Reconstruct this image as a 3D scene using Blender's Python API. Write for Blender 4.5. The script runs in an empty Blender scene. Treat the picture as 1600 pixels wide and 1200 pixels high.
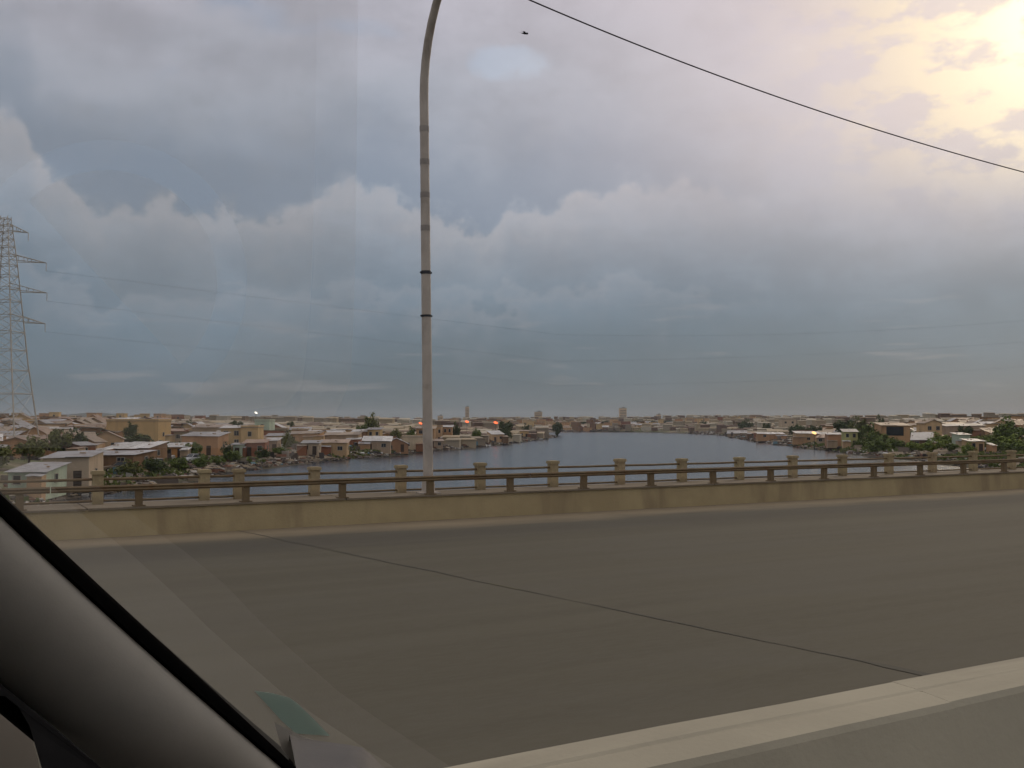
import bpy, bmesh, math, random
import numpy as np
from mathutils import Vector, Matrix, noise as mnoise

random.seed(7); rng = random.Random(11); nrng = np.random.default_rng(5)
R = math.radians
scene = bpy.context.scene
COL = scene.collection

# ------------------------------------------------------------------ camera
F_PX, CX, HORIZON = 1570.0, 800.0, 660.0      # photograph pixels (1600 x 1200)
CAM_Z = 8.0                                   # eye height over the water
ROAD_Z = 6.3
cam_d = bpy.data.cameras.new('camera'); cam = bpy.data.objects.new('camera', cam_d); COL.objects.link(cam)
PITCH = math.atan(60.0 / F_PX)
cam.location = (0, 0, CAM_Z); cam.rotation_euler = (R(90) + PITCH, 0, 0)
cam_d.sensor_width = 36.0; cam_d.lens = 36.0 * F_PX / 1600.0
cam_d.clip_start = 0.02; cam_d.clip_end = 30000
scene.camera = cam

# ------------------------------------------------------------------ render settings
scene.view_settings.view_transform = 'Standard'; scene.view_settings.look = 'None'
scene.view_settings.exposure = 0.0; scene.view_settings.gamma = 1.0
scene.view_settings.use_curve_mapping = False
scene.render.engine = 'CYCLES'
scene.cycles.use_denoising = True
scene.cycles.max_bounces = 4; scene.cycles.diffuse_bounces = 2; scene.cycles.glossy_bounces = 2
scene.cycles.volume_bounces = 1; scene.cycles.transparent_max_bounces = 12
scene.cycles.use_adaptive_sampling = True
scene.cycles.adaptive_threshold = 0.03

# ------------------------------------------------------------------ node helpers
def srgb(r, g, b):
    def f(c):
        c /= 255.0
        return c / 12.92 if c <= 0.04045 else ((c + 0.055) / 1.055) ** 2.4
    return (f(r), f(g), f(b), 1.0)

class NT:
    def __init__(s, tree): s.t = tree; s.n = tree.nodes; s.l = tree.links
    def node(s, typ, **kw):
        n = s.n.new(typ)
        for k, v in kw.items(): setattr(n, k, v)
        return n
    def put(s, sock, v):
        if isinstance(v, bpy.types.NodeSocket): s.l.new(v, sock)
        else: sock.default_value = v
    def m(s, op, a, b=0.0, c=0.0, clamp=False):
        n = s.node('ShaderNodeMath', operation=op); n.use_clamp = clamp
        s.put(n.inputs[0], a)
        if len(n.inputs) > 1: s.put(n.inputs[1], b)
        if len(n.inputs) > 2: s.put(n.inputs[2], c)
        return n.outputs[0]
    def sstep(s, v, a, b, t0=0.0, t1=1.0):
        n = s.node('ShaderNodeMapRange', interpolation_type='SMOOTHSTEP')
        s.put(n.inputs['Value'], v)
        n.inputs['From Min'].default_value = a; n.inputs['From Max'].default_value = b
        n.inputs['To Min'].default_value = t0; n.inputs['To Max'].default_value = t1
        return n.outputs[0]
    def mix(s, f, a, b, blend='MIX'):
        n = s.node('ShaderNodeMix', data_type='RGBA', blend_type=blend)
        s.put(n.inputs[0], f); s.put(n.inputs[6], a); s.put(n.inputs[7], b)
        return n.outputs[2]
    def ramp(s, v, stops, interp='LINEAR'):
        n = s.node('ShaderNodeValToRGB'); cr = n.color_ramp; cr.interpolation = interp
        while len(cr.elements) < len(stops): cr.elements.new(0.5)
        for e, (p, c) in zip(cr.elements, stops): e.position = p; e.color = c
        s.put(n.inputs[0], v); return n.outputs[0]
    def noise(s, vec, scale, detail=4.0, rough=0.55, dist=0.0):
        n = s.node('ShaderNodeTexNoise')
        if vec is not None: s.put(n.inputs['Vector'], vec)
        n.inputs['Scale'].default_value = scale; n.inputs['Detail'].default_value = detail
        n.inputs['Roughness'].default_value = rough; n.inputs['Distortion'].default_value = dist
        return n.outputs[0]
    def mapping(s, vec, scale=(1, 1, 1), loc=(0, 0, 0), rot=(0, 0, 0)):
        n = s.node('ShaderNodeMapping'); s.put(n.inputs[0], vec)
        n.inputs['Location'].default_value = loc; n.inputs['Rotation'].default_value = rot; n.inputs['Scale'].default_value = scale
        return n.outputs[0]

# ------------------------------------------------------------------ sky
SUN_AZ, SUN_EL = 29.5, 20.5      # degrees right of +Y, above the horizon
world = bpy.data.worlds.new('World'); scene.world = world; world.use_nodes = True
world.cycles.sampling_method = 'MANUAL'; world.cycles.sample_map_resolution = 512
W = NT(world.node_tree); W.n.clear()
w_out = W.node('ShaderNodeOutputWorld'); w_bg = W.node('ShaderNodeBackground')
W.l.new(w_bg.outputs[0], w_out.inputs[0]); w_bg.inputs['Strength'].default_value = 0.1
w_sky = W.node('ShaderNodeTexSky'); w_sky.sky_type = 'NISHITA'; w_sky.sun_disc = False
w_sky.sun_elevation = R(SUN_EL); w_sky.sun_rotation = R(SUN_AZ)
tc = W.node('ShaderNodeTexCoord'); dirv = tc.outputs['Generated']
sep = W.node('ShaderNodeSeparateXYZ'); W.l.new(dirv, sep.inputs[0])
dx, dy, dz = sep.outputs
hor = W.m('SQRT', W.m('ADD', W.m('MULTIPLY', dx, dx), W.m('MULTIPLY', dy, dy)))
el = W.m('MULTIPLY', W.m('ARCTAN2', dz, hor), 180 / math.pi)           # elevation, degrees
az = W.m('MULTIPLY', W.m('ARCTAN2', dx, dy), 180 / math.pi)            # azimuth, degrees right of +Y
sdir = (math.sin(R(SUN_AZ)) * math.cos(R(SUN_EL)), math.cos(R(SUN_AZ)) * math.cos(R(SUN_EL)), math.sin(R(SUN_EL)))
vd = W.node('ShaderNodeVectorMath', operation='DOT_PRODUCT'); W.l.new(dirv, vd.inputs[0]); vd.inputs[1].default_value = sdir
sang = W.m('MULTIPLY', W.m('ARCCOSINE', W.m('MINIMUM', vd.outputs['Value'], 0.99999)), 180 / math.pi)
# stratus: stretched noise
sv = W.mapping(dirv, scale=(1.0, 1.0, 3.2))
n1 = W.noise(sv, 2.6, 4.0, 0.55)
n2 = W.noise(W.mapping(dirv, scale=(1, 1, 2.2), loc=(3.1, 1.7, 0.4)), 7.0, 5.0, 0.55)
elw = W.m('ADD', el, W.m('MULTIPLY', W.m('SUBTRACT', n1, 0.5), 9.0))
base = W.ramp(W.m('DIVIDE', elw, 90.0, clamp=True), [
    (0.000, srgb(85, 98, 106)), (0.024, srgb(90, 105, 116)), (0.071, srgb(107, 124, 139)),
    (0.133, srgb(138, 148, 161)), (0.20, srgb(160, 165, 176)), (0.275, srgb(186, 182, 192)), (0.50, srgb(204, 201, 204)), (1.0, srgb(216, 213, 214))])
# darker and lighter flat patches
nb = W.noise(W.mapping(dirv, loc=(1.3, 0, 2.0)), 30.0, 5.0, 0.6)
pat = W.sstep(W.m('ADD', n2, W.m('MULTIPLY', W.m('SUBTRACT', nb, 0.5), 0.28)), 0.34, 0.66, 0.89, 1.10)
patv = W.node('ShaderNodeCombineXYZ')
for i in range(3): W.l.new(pat, patv.inputs[i])
upper = W.sstep(el, 1.0, 9.0)
base = W.mix(upper, base, W.mix(1.0, base, patv.outputs[0], 'MULTIPLY'))
# cumulus band: its top follows a curve over the azimuth, roughened by noise
def elev_px(y, x=800): return math.degrees(math.atan((660 - y) / F_PX * math.cos(math.atan((x - 800) / F_PX))))
def az_px(x): return math.degrees(math.atan((x - 800) / F_PX))
AZ0, AZ1, EL1 = -40.0, 40.0, 30.0
prof = [(-500, 250), (-160, 190), (-40, 165), (20, 160), (55, 240), (95, 262), (150, 300), (200, 292), (245, 285), (300, 312), (360, 300),
        (420, 312), (480, 300), (530, 268), (590, 266), (640, 292), (690, 326), (730, 330), (765, 345), (800, 305), (850, 312), (900, 285), (925, 276),
        (985, 272), (1060, 268), (1150, 286), (1260, 310), (1400, 330), (1700, 330)]
fc = W.node('ShaderNodeFloatCurve'); cm = fc.mapping; cv = cm.curves[0]
pts = [((az_px(x) - AZ0) / (AZ1 - AZ0), elev_px(y, x) / EL1) for x, y in prof]
while len(cv.points) < len(pts): cv.points.new(0.5, 0.5)
for p, (a, b) in zip(cv.points, pts): p.location = (a, b); p.handle_type = 'AUTO'
cm.update()
W.l.new(W.m('DIVIDE', W.m('SUBTRACT', az, AZ0), AZ1 - AZ0, clamp=True), fc.inputs['Value'])
top = W.m('MULTIPLY', fc.outputs[0], EL1)
vor = W.node('ShaderNodeTexVoronoi', feature='F1'); W.put(vor.inputs['Vector'], dirv); vor.inputs['Scale'].default_value = 34.0; vor.inputs['Detail'].default_value = 1.0; vor.inputs['Roughness'].default_value = 0.5
billow = W.m('SUBTRACT', 0.42, vor.outputs['Distance'])
nf = W.noise(W.mapping(dirv, loc=(0.3, 2.2, 0.7)), 85.0, 4.0, 0.6)
rough = W.m('ADD', W.m('ADD', W.m('MULTIPLY', W.m('SUBTRACT', nb, 0.5), 2.6), W.m('MULTIPLY', W.m('SUBTRACT', nf, 0.5), 1.3)), W.m('MULTIPLY', billow, 1.3))
below = W.m('ADD', W.m('SUBTRACT', top, el), rough)                     # degrees below the cloud's top
edge = W.sstep(below, -0.1, 0.75)
fall = W.m('POWER', 2.718, W.m('MULTIPLY', W.m('MAXIMUM', below, 0.0), -0.50))
side = W.sstep(az, 4.0, 17.0, 1.0, 0.12)
cloud_a = W.m('MULTIPLY', W.m('MULTIPLY', edge, fall), W.m('MULTIPLY', side, 0.95))
nbody = W.sstep(W.m('ADD', nb, W.m('MULTIPLY', billow, 0.45)), 0.38, 0.78, 0.62, 1.1)
cloud_a = W.m('MULTIPLY', cloud_a, nbody)
col = W.mix(W.m('MINIMUM', cloud_a, 1.0), base, srgb(182, 178, 180))
# a second, lower row of puffs inside the bank
low2 = W.m('ADD', W.m('SUBTRACT', W.m('SUBTRACT', W.m('MULTIPLY', top, 0.72), 1.0), el), W.m('ADD', W.m('MULTIPLY', W.m('SUBTRACT', n2, 0.5), 9.0), W.m('MULTIPLY', rough, 1.3)))
puff = W.m('MULTIPLY', W.m('MULTIPLY', W.sstep(low2, -0.1, 0.9), W.m('POWER', 2.718, W.m('MULTIPLY', W.m('MAXIMUM', low2, 0.0), -0.7))), W.m('MULTIPLY', side, W.sstep(el, 1.0, 4.0)))
col = W.mix(W.m('MULTIPLY', puff, 0.42), col, srgb(160, 161, 168))
gap = W.m('MULTIPLY', W.sstep(below, 0.4, -0.5), W.sstep(below, -6.0, -0.6))     # bluer air just above the tops
col = W.mix(W.m('MULTIPLY', gap, W.m('MULTIPLY', side, 0.6)), col, srgb(122, 136, 154))
# small warm wisps low down
wis = W.m('MULTIPLY', W.sstep(W.noise(W.mapping(dirv, scale=(1, 1, 9.0), loc=(0.4, 0, 1)), 8.0, 3.0, 0.5), 0.60, 0.72), W.m('MULTIPLY', W.sstep(el, 0.6, 1.8), W.sstep(el, 9.0, 5.0)))
col = W.mix(W.m('MULTIPLY', wis, 0.22), col, srgb(165, 158, 158))
# the veiled sun: wide pinkish lightening, then a yellow core broken by cloud
wide = W.m('POWER', 2.718, W.m('MULTIPLY', W.m('POWER', W.m('DIVIDE', sang, 21.0), 2.0), -1.0))
col = W.mix(W.m('MULTIPLY', wide, W.m('MULTIPLY', W.sstep(el, 4.0, 18.0), 0.85)), col, (0.86, 0.72, 0.71, 1))
brk = W.sstep(W.noise(W.mapping(dirv, scale=(1, 1, 2.0), loc=(0.2, 0.1, 0.0)), 17.0, 5.0, 0.6), 0.42, 0.58, 0.22, 1.15)
core = W.m('MULTIPLY', W.m('POWER', 2.718, W.m('MULTIPLY', W.m('POWER', W.m('DIVIDE', sang, 8.0), 2.0), -1.0)), W.m('MULTIPLY', brk, W.sstep(el, 9.5, 15.5)))
col = W.mix(W.m('MULTIPLY', core, 0.95, clamp=True), col, (1.12, 0.87, 0.45, 1))
hot = W.m('MULTIPLY', W.m('POWER', 2.718, W.m('MULTIPLY', W.m('POWER', W.m('DIVIDE', sang, 5.5), 2.0), -1.0)), brk)
col = W.mix(W.m('MULTIPLY', hot, 1.0, clamp=True), col, (1.22, 1.12, 0.92, 1))
col10 = W.mix(1.0, col, (10, 10, 10, 1), 'MULTIPLY')
# thin places let the blue sky through
thin = W.m('MULTIPLY', W.sstep(W.noise(W.mapping(dirv, scale=(1, 1, 2.4), loc=(5.2, 0.0, 2.2)), 5.0, 3.0, 0.5), 0.60, 0.72), W.sstep(el, 13.0, 19.0))
gx_ = W.m('DIVIDE', W.m('SUBTRACT', az, az_px(792)), 2.3); gy_ = W.m('DIVIDE', W.m('SUBTRACT', el, elev_px(92)), 0.95)
brk2 = W.sstep(W.m('ADD', W.m('ADD', W.m('MULTIPLY', gx_, gx_), W.m('MULTIPLY', gy_, gy_)), W.m('MULTIPLY', W.m('SUBTRACT', nb, 0.5), 3.0)), 1.3, 0.1)
thin = W.m('MAXIMUM', thin, W.m('MULTIPLY', brk2, 0.9))
final = W.mix(W.m('ADD', W.m('MULTIPLY', thin, 0.5), 0.03), col10, w_sky.outputs[0])
W.l.new(final, w_bg.inputs['Color'])

sun_d = bpy.data.lights.new('sun', 'SUN'); sun = bpy.data.objects.new('sun', sun_d); COL.objects.link(sun)
sun_d.energy = 0.6; sun_d.angle = R(16); sun_d.color = (1.0, 0.80, 0.55)
sun.rotation_euler = (R(90 - SUN_EL), 0, R(180 - SUN_AZ))
sun.location = (200, 350, 150)

# ------------------------------------------------------------------ materials
MATS = {}
def material(name, a, b=None, scale=3.0, rough=0.85, bump=0.0, metal=0.0, spec=0.3, stain=None, stain_amt=0.4, stain_scale=1.2, rnd=0.0, corr=None, coords='Object', streak=False, smap=None, bscale=None, bdist=0.02):
    m = bpy.data.materials.new(name); m.use_nodes = True; T = NT(m.node_tree)
    bs = T.n['Principled BSDF']; b = b or tuple(c * 0.75 for c in a[:3])
    t = T.node('ShaderNodeTexCoord').outputs[coords]
    v = T.mapping(t, scale=(1, 1, 0.25)) if streak else t
    nz = T.noise(v, scale, 6.0, 0.6, 0.2)
    c = T.mix(T.sstep(nz, 0.3, 0.7), (*a[:3], 1), (*b[:3], 1))
    if stain:
        s = T.sstep(T.noise(T.mapping(v, loc=(4, 2, 7), scale=smap or (1, 1, 1)), stain_scale, 5.0, 0.6, 0.5), 0.48, 0.72)
        c = T.mix(T.m('MULTIPLY', s, stain_amt), c, (*stain[:3], 1))
    if rnd:
        oi = T.node('ShaderNodeObjectInfo').outputs['Random']
        hv = T.node('ShaderNodeHueSaturation'); T.put(hv.inputs['Color'], c)
        T.put(hv.inputs['Value'], T.m('ADD', 1.0 - rnd, T.m('MULTIPLY', oi, 2 * rnd)))
        T.put(hv.inputs['Hue'], T.m('ADD', 0.5 - 0.007, T.m('MULTIPLY', T.m('FRACT', T.m('MULTIPLY', oi, 7.3)), 0.010)))
        c = hv.outputs[0]
    if corr:
        isl = T.node('ShaderNodeNewGeometry').outputs['Random Per Island']
        hi = T.node('ShaderNodeHueSaturation'); T.put(hi.inputs['Color'], c); T.put(hi.inputs['Value'], T.m('ADD', 0.62, T.m('MULTIPLY', isl, 0.75))); c = hi.outputs[0]
    T.put(bs.inputs['Base Color'], c); bs.inputs['Roughness'].default_value = rough
    bs.inputs['Metallic'].default_value = metal; bs.inputs['Specular IOR Level'].default_value = spec
    h = None
    if bump: h = T.noise(t, bscale or scale * 6, 5.0, 0.6)
    if corr:
        w = T.node('ShaderNodeTexWave', bands_direction='X'); T.put(w.inputs['Vector'], t); w.inputs['Scale'].default_value = corr
        h = w.outputs['Fac']; bump = bump or 0.5
    if h is not None:
        bn = T.node('ShaderNodeBump'); bn.inputs['Strength'].default_value = bump; bn.inputs['Distance'].default_value = bdist
        T.put(bn.inputs['Height'], h); T.l.new(bn.outputs[0], bs.inputs['Normal'])
    MATS[name] = m; return m

def emitter(name, c, s):
    m = bpy.data.materials.new(name); m.use_nodes = True; T = NT(m.node_tree); T.n.clear()
    o = T.node('ShaderNodeOutputMaterial'); e = T.node('ShaderNodeEmission'); e.inputs[0].default_value = (*c, 1); e.inputs[1].default_value = s
    T.l.new(e.outputs[0], o.inputs[0]); MATS[name] = m; return m

def foliage_material(name, c1, c2):
    m = bpy.data.materials.new(name); m.use_nodes = True; T = NT(m.node_tree)
    bs = T.n['Principled BSDF']
    g = T.node('ShaderNodeNewGeometry').outputs['Random Per Island']
    nz = T.noise(T.node('ShaderNodeTexCoord').outputs['Object'], 0.9, 2.0)
    c = T.mix(T.m('ADD', T.m('MULTIPLY', g, 0.6), T.m('MULTIPLY', nz, 0.5), clamp=True), (*c1, 1), (*c2, 1))
    T.put(bs.inputs['Base Color'], c); bs.inputs['Roughness'].default_value = 0.7; bs.inputs['Specular IOR Level'].default_value = 0.2
    MATS[name] = m; return m

def island_material(name, stops, rough=0.9):
    m = bpy.data.materials.new(name); m.use_nodes = True; T = NT(m.node_tree); bs = T.n['Principled BSDF']
    g = T.node('ShaderNodeNewGeometry').outputs['Random Per Island']
    T.put(bs.inputs['Base Color'], T.ramp(g, stops, 'CONSTANT')); bs.inputs['Roughness'].default_value = rough
    MATS[name] = m; return m

# road: warm grey asphalt, lengthwise wear, tan dust towards the kerb (object space: x along, y across)
def road_material():
    m = bpy.data.materials.new('asphalt'); m.use_nodes = True; T = NT(m.node_tree); bs = T.n['Principled BSDF']
    t = T.node('ShaderNodeTexCoord').outputs['Object']
    s = T.node('ShaderNodeSeparateXYZ'); T.l.new(t, s.inputs[0]); p = s.outputs[1]
    long = T.noise(T.mapping(t, scale=(0.04, 1.3, 1)), 1.2, 5.0, 0.55)
    fine = T.noise(T.mapping(t, scale=(0.25, 1, 1)), 24.0, 5.0, 0.7)
    blot = T.noise(T.mapping(t, scale=(0.35, 1, 1)), 0.7, 5.0, 0.6, 0.6)
    c = T.mix(T.sstep(long, 0.32, 0.68), (0.094, 0.084, 0.059, 1), (0.113, 0.101, 0.071, 1))
    c = T.mix(T.m('MULTIPLY', T.sstep(blot, 0.45, 0.7), 0.6), c, (0.112, 0.102, 0.077, 1))
    c = T.mix(T.m('MULTIPLY', T.sstep(fine, 0.35, 0.75), 0.4), c, (0.13, 0.118, 0.09, 1))
    edge = T.m('ADD', p, T.m('MULTIPLY', T.m('SUBTRACT', T.noise(T.mapping(t, scale=(0.3, 1, 1)), 1.4, 4.0, 0.6), 0.5), 1.1))
    tyre = T.m('MULTIPLY', T.sstep(edge, 12.6, 13.6), T.sstep(edge, 15.1, 14.2))
    c = T.mix(T.m('MULTIPLY', tyre, 0.35), c, (0.058, 0.054, 0.050, 1))
    c = T.mix(T.m('MULTIPLY', T.sstep(edge, 14.3, 15.5), 0.95), c, (0.26, 0.208, 0.135, 1))
    c = T.mix(T.m('MULTIPLY', T.sstep(edge, 3.3, 2.6), 0.45), c, (0.19, 0.16, 0.12, 1))
    T.put(bs.inputs['Base Color'], c); bs.inputs['Roughness'].default_value = 0.9; bs.inputs['Specular IOR Level'].default_value = 0.15
    bn = T.node('ShaderNodeBump'); bn.inputs['Strength'].default_value = 0.35; bn.inputs['Distance'].default_value = 0.01
    T.put(bn.inputs['Height'], T.noise(t, 60.0, 3.0, 0.6)); T.l.new(bn.outputs[0], bs.inputs['Normal'])
    return m

def water_material():
    m = bpy.data.materials.new('river_water'); m.use_nodes = True; T = NT(m.node_tree); bs = T.n['Principled BSDF']
    t = T.node('ShaderNodeTexCoord').outputs['Object']
    c = T.mix(T.sstep(T.noise(T.mapping(t, scale=(0.02, 0.008, 1)), 1.0, 3.0), 0.35, 0.65), (0.018, 0.023, 0.032, 1), (0.026, 0.031, 0.040, 1))
    T.put(bs.inputs['Base Color'], c); bs.inputs['Roughness'].default_value = 0.16; bs.inputs['IOR'].default_value = 1.33
    h = T.m('ADD', T.noise(T.mapping(t, scale=(0.55, 1, 1)), 0.55, 3.0, 0.55), T.m('MULTIPLY', T.noise(t, 2.6, 3.0, 0.5), 0.3))
    bn = T.node('ShaderNodeBump'); bn.inputs['Strength'].default_value = 0.55; bn.inputs['Distance'].default_value = 0.20
    T.put(bn.inputs['Height'], h); T.l.new(bn.outputs[0], bs.inputs['Normal'])
    return m

def ground_material():
    m = bpy.data.materials.new('earth'); m.use_nodes = True; T = NT(m.node_tree); bs = T.n['Principled BSDF']
    t = T.node('ShaderNodeTexCoord').outputs['Object']
    a = T.noise(t, 0.05, 6.0, 0.6, 0.4); b = T.noise(t, 0.9, 5.0, 0.65)
    c = T.mix(T.sstep(b, 0.3, 0.7), (0.19, 0.148, 0.10, 1), (0.29, 0.235, 0.16, 1))
    c = T.mix(T.m('MULTIPLY', T.sstep(a, 0.46, 0.58), 0.75), c, T.mix(b, (0.075, 0.098, 0.03, 1), (0.14, 0.165, 0.055, 1)))
    s = T.node('ShaderNodeSeparateXYZ'); T.l.new(t, s.inputs[0])
    wet = T.sstep(T.m('ADD', s.outputs[2], T.m('MULTIPLY', T.m('SUBTRACT', b, 0.5), 0.5)), 0.75, 0.1)
    c = T.mix(T.m('MULTIPLY', wet, 0.8), c, (0.045, 0.036, 0.028, 1))
    T.put(bs.inputs['Base Color'], c); bs.inputs['Roughness'].default_value = 0.95; bs.inputs['Specular IOR Level'].default_value = 0.15
    bn = T.node('ShaderNodeBump'); bn.inputs['Strength'].default_value = 0.6; bn.inputs['Distance'].default_value = 0.3
    T.put(bn.inputs['Height'], b); T.l.new(bn.outputs[0], bs.inputs['Normal'])
    return m
MATS['asphalt'] = road_material(); MATS['water'] = water_material(); MATS['earth'] = ground_material()
material('kerb_concrete', (0.44, 0.345, 0.185), (0.375, 0.29, 0.155), 1.6, 0.9, 0.4, stain=(0.22, 0.16, 0.095), stain_amt=0.6, stain_scale=1.4, bscale=30, smap=(1, 1, 0.18))
material('walkway_concrete', (0.23, 0.185, 0.125), (0.19, 0.15, 0.10), 2.0, 0.9, 0.3, bscale=30)
material('median_concrete', (0.41, 0.365, 0.265), (0.35, 0.312, 0.226), 1.3, 0.9, 0.4, stain=(0.20, 0.175, 0.13), stain_amt=0.6, stain_scale=2.2, smap=(0.12, 1, 1), bscale=40, bdist=0.006)
material('post_concrete', (0.43, 0.34, 0.19), (0.36, 0.28, 0.155), 4.0, 0.9, 0.4, stain=(0.12, 0.09, 0.06), stain_amt=0.5, stain_scale=2.5, rnd=0.1)
material('rusty_steel', (0.205, 0.145, 0.075), (0.155, 0.108, 0.058), 5.0, 0.75, 0.3, stain=(0.16, 0.075, 0.03), stain_amt=0.6, stain_scale=3.0)
material('lamp_pole_paint', (0.56, 0.49, 0.41), (0.46, 0.395, 0.325), 2.5, 0.6, 0.15, stain=(0.19, 0.14, 0.10), stain_amt=0.6, stain_scale=1.4)
material('dark_band', (0.05, 0.05, 0.055), None, 5.0, 0.6)
material('stripe_grey', (0.38, 0.335, 0.29), None, 5.0, 0.6)
material('cable', (0.03, 0.022, 0.022), None, 3.0, 0.6)
material('power_cable', (0.16, 0.165, 0.17), None, 3.0, 0.5)
material('joint_rubber', (0.070, 0.064, 0.048), (0.082, 0.075, 0.055), 8.0, 0.9, stain=(0.12, 0.105, 0.05), stain_amt=0.7, stain_scale=1.3)
material('pylon_steel', (0.50, 0.47, 0.41), (0.42, 0.37, 0.30), 2.0, 0.55, metal=0.3)
material('hill_green', (0.022, 0.032, 0.022), (0.035, 0.045, 0.03), 0.01, 0.95)
wall_defs = {
    'grey block': ((0.25, 0.215, 0.175), (0.19, 0.165, 0.135)), 'beige plastered': ((0.40, 0.315, 0.21), (0.34, 0.265, 0.175)),
    'cream': ((0.52, 0.42, 0.25), (0.46, 0.37, 0.22)), 'brown timber': ((0.14, 0.095, 0.062), (0.105, 0.072, 0.05)),
    'rust-brown sheet': ((0.165, 0.085, 0.055), (0.125, 0.07, 0.05)), 'pale teal': ((0.27, 0.36, 0.33), (0.22, 0.30, 0.275)),
    'yellow': ((0.42, 0.325, 0.18), (0.38, 0.29, 0.16)), 'off-white': ((0.50, 0.455, 0.38), (0.43, 0.39, 0.32)),
    'tan brick': ((0.30, 0.205, 0.13), (0.25, 0.17, 0.11)), 'lime green': ((0.27, 0.30, 0.15), (0.24, 0.265, 0.14)), 'orange-brown': ((0.40, 0.235, 0.095), (0.33, 0.19, 0.08))}
for k, (a, b) in wall_defs.items():
    def warm(q):
        q = [c * f for c, f in zip(q, (1.76, 1.52, 1.22))]; k_ = min(1.0, 0.62 / max(q)); return tuple(c * k_ for c in q)
    a, b = warm(a), tuple(c * 0.86 for c in warm(a))
    material('wall ' + k, a, b, 0.9, 0.92, 0.3, stain=tuple(c * 0.5 for c in a), stain_amt=0.5, stain_scale=0.6, rnd=0.14, streak=True)
roof_defs = {'grey tin': ((0.33, 0.315, 0.30), (0.25, 0.235, 0.22)), 'pale tin': ((0.54, 0.52, 0.48), (0.44, 0.42, 0.38)),
             'rusty tin': ((0.24, 0.145, 0.085), (0.32, 0.225, 0.145)), 'brown tin': ((0.32, 0.235, 0.15), (0.24, 0.175, 0.115))}
for k, (a, b) in roof_defs.items():
    material('roof ' + k, a, b, 0.7, 0.55, 0.4, stain=(0.15, 0.085, 0.05), stain_amt=0.6, stain_scale=0.5, rnd=0.12, corr=3.2, spec=0.4)
material('roof concrete', (0.28, 0.25, 0.21), (0.21, 0.19, 0.16), 0.6, 0.95, 0.2, rnd=0.1)
material('door_wood', (0.09, 0.06, 0.04), (0.06, 0.042, 0.03), 2.0, 0.8, rnd=0.3)
material('dark_glass', (0.025, 0.028, 0.03), (0.018, 0.02, 0.022), 2.0, 0.25, spec=0.5)
material('frame_paint', (0.42, 0.37, 0.29), None, 3.0, 0.7, rnd=0.2)
material('bark', (0.085, 0.062, 0.042), (0.06, 0.045, 0.032), 4.0, 0.95, 0.4)
foliage_material('leaf_dark', (0.038, 0.054, 0.017), (0.10, 0.125, 0.036))
foliage_material('leaf_green', (0.072, 0.102, 0.020), (0.165, 0.205, 0.046))
foliage_material('leaf_olive', (0.09, 0.10, 0.028), (0.18, 0.185, 0.058))
foliage_material('leaf_bright', (0.11, 0.15, 0.022), (0.25, 0.30, 0.06))
foliage_material('grass_blades', (0.085, 0.11, 0.024), (0.17, 0.195, 0.055))
island_material('debris_mix', [(0.0, (0.10, 0.075, 0.055, 1)), (0.22, (0.17, 0.135, 0.10, 1)), (0.42, (0.055, 0.045, 0.037, 1)), (0.58, (0.30, 0.25, 0.18, 1)), (0.70, (0.20, 0.095, 0.055, 1)),
                               (0.80, (0.42, 0.38, 0.32, 1)), (0.88, (0.25, 0.19, 0.12, 1)), (0.94, (0.62, 0.60, 0.56, 1)), (0.98, (0.12, 0.20, 0.22, 1))])
island_material('debris_walls', [(0.0, (0.30, 0.24, 0.165, 1)), (0.2, (0.42, 0.33, 0.21, 1)), (0.4, (0.22, 0.155, 0.10, 1)), (0.55, (0.48, 0.42, 0.31, 1)), (0.68, (0.17, 0.11, 0.075, 1)), (0.8, (0.36, 0.30, 0.21, 1)), (0.95, (0.50, 0.44, 0.34, 1))])
emitter('lamp_red', (1.0, 0.16, 0.06), 2.0); emitter('lamp_white', (1.0, 0.93, 0.75), 2.0); emitter('glint_warm', (1.0, 0.62, 0.24), 1.8)
# car interior
material('pillar_trim', (0.45, 0.405, 0.33), (0.42, 0.378, 0.308), 30.0, 0.75, 0.15, bscale=220, bdist=0.0006)
material('black_rubber', (0.006, 0.0055, 0.005), None, 10.0, 0.95, spec=0.02)
material('dash_plastic', (0.105, 0.095, 0.085), (0.09, 0.082, 0.074), 40.0, 0.6, 0.3, bscale=260, bdist=0.0006)
material('door_trim', (0.030, 0.027, 0.025), None, 20.0, 0.8)
material('roof_cloth', (0.32, 0.30, 0.27), None, 30.0, 0.95)
material('sticker_teal', (0.10, 0.19, 0.175), (0.085, 0.165, 0.155), 25.0, 0.5, stain=(0.19, 0.24, 0.22), stain_amt=0.4, stain_scale=40)
material('sticker_border', (0.07, 0.12, 0.115), None, 25.0, 0.5)
material('car_white', (0.60, 0.60, 0.58), None, 2.0, 0.35, spec=0.5); material('car_cream', (0.50, 0.42, 0.30), None, 2.0, 0.4, spec=0.5); material('car_brown', (0.20, 0.135, 0.08), None, 2.0, 0.45, spec=0.5)
material('tyre_black', (0.02, 0.02, 0.02), None, 4.0, 0.8); material('headlight_lens', (0.7, 0.7, 0.68), None, 4.0, 0.2, spec=0.6)
material('feather', (0.05, 0.048, 0.05), None, 10.0, 0.8)

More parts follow.
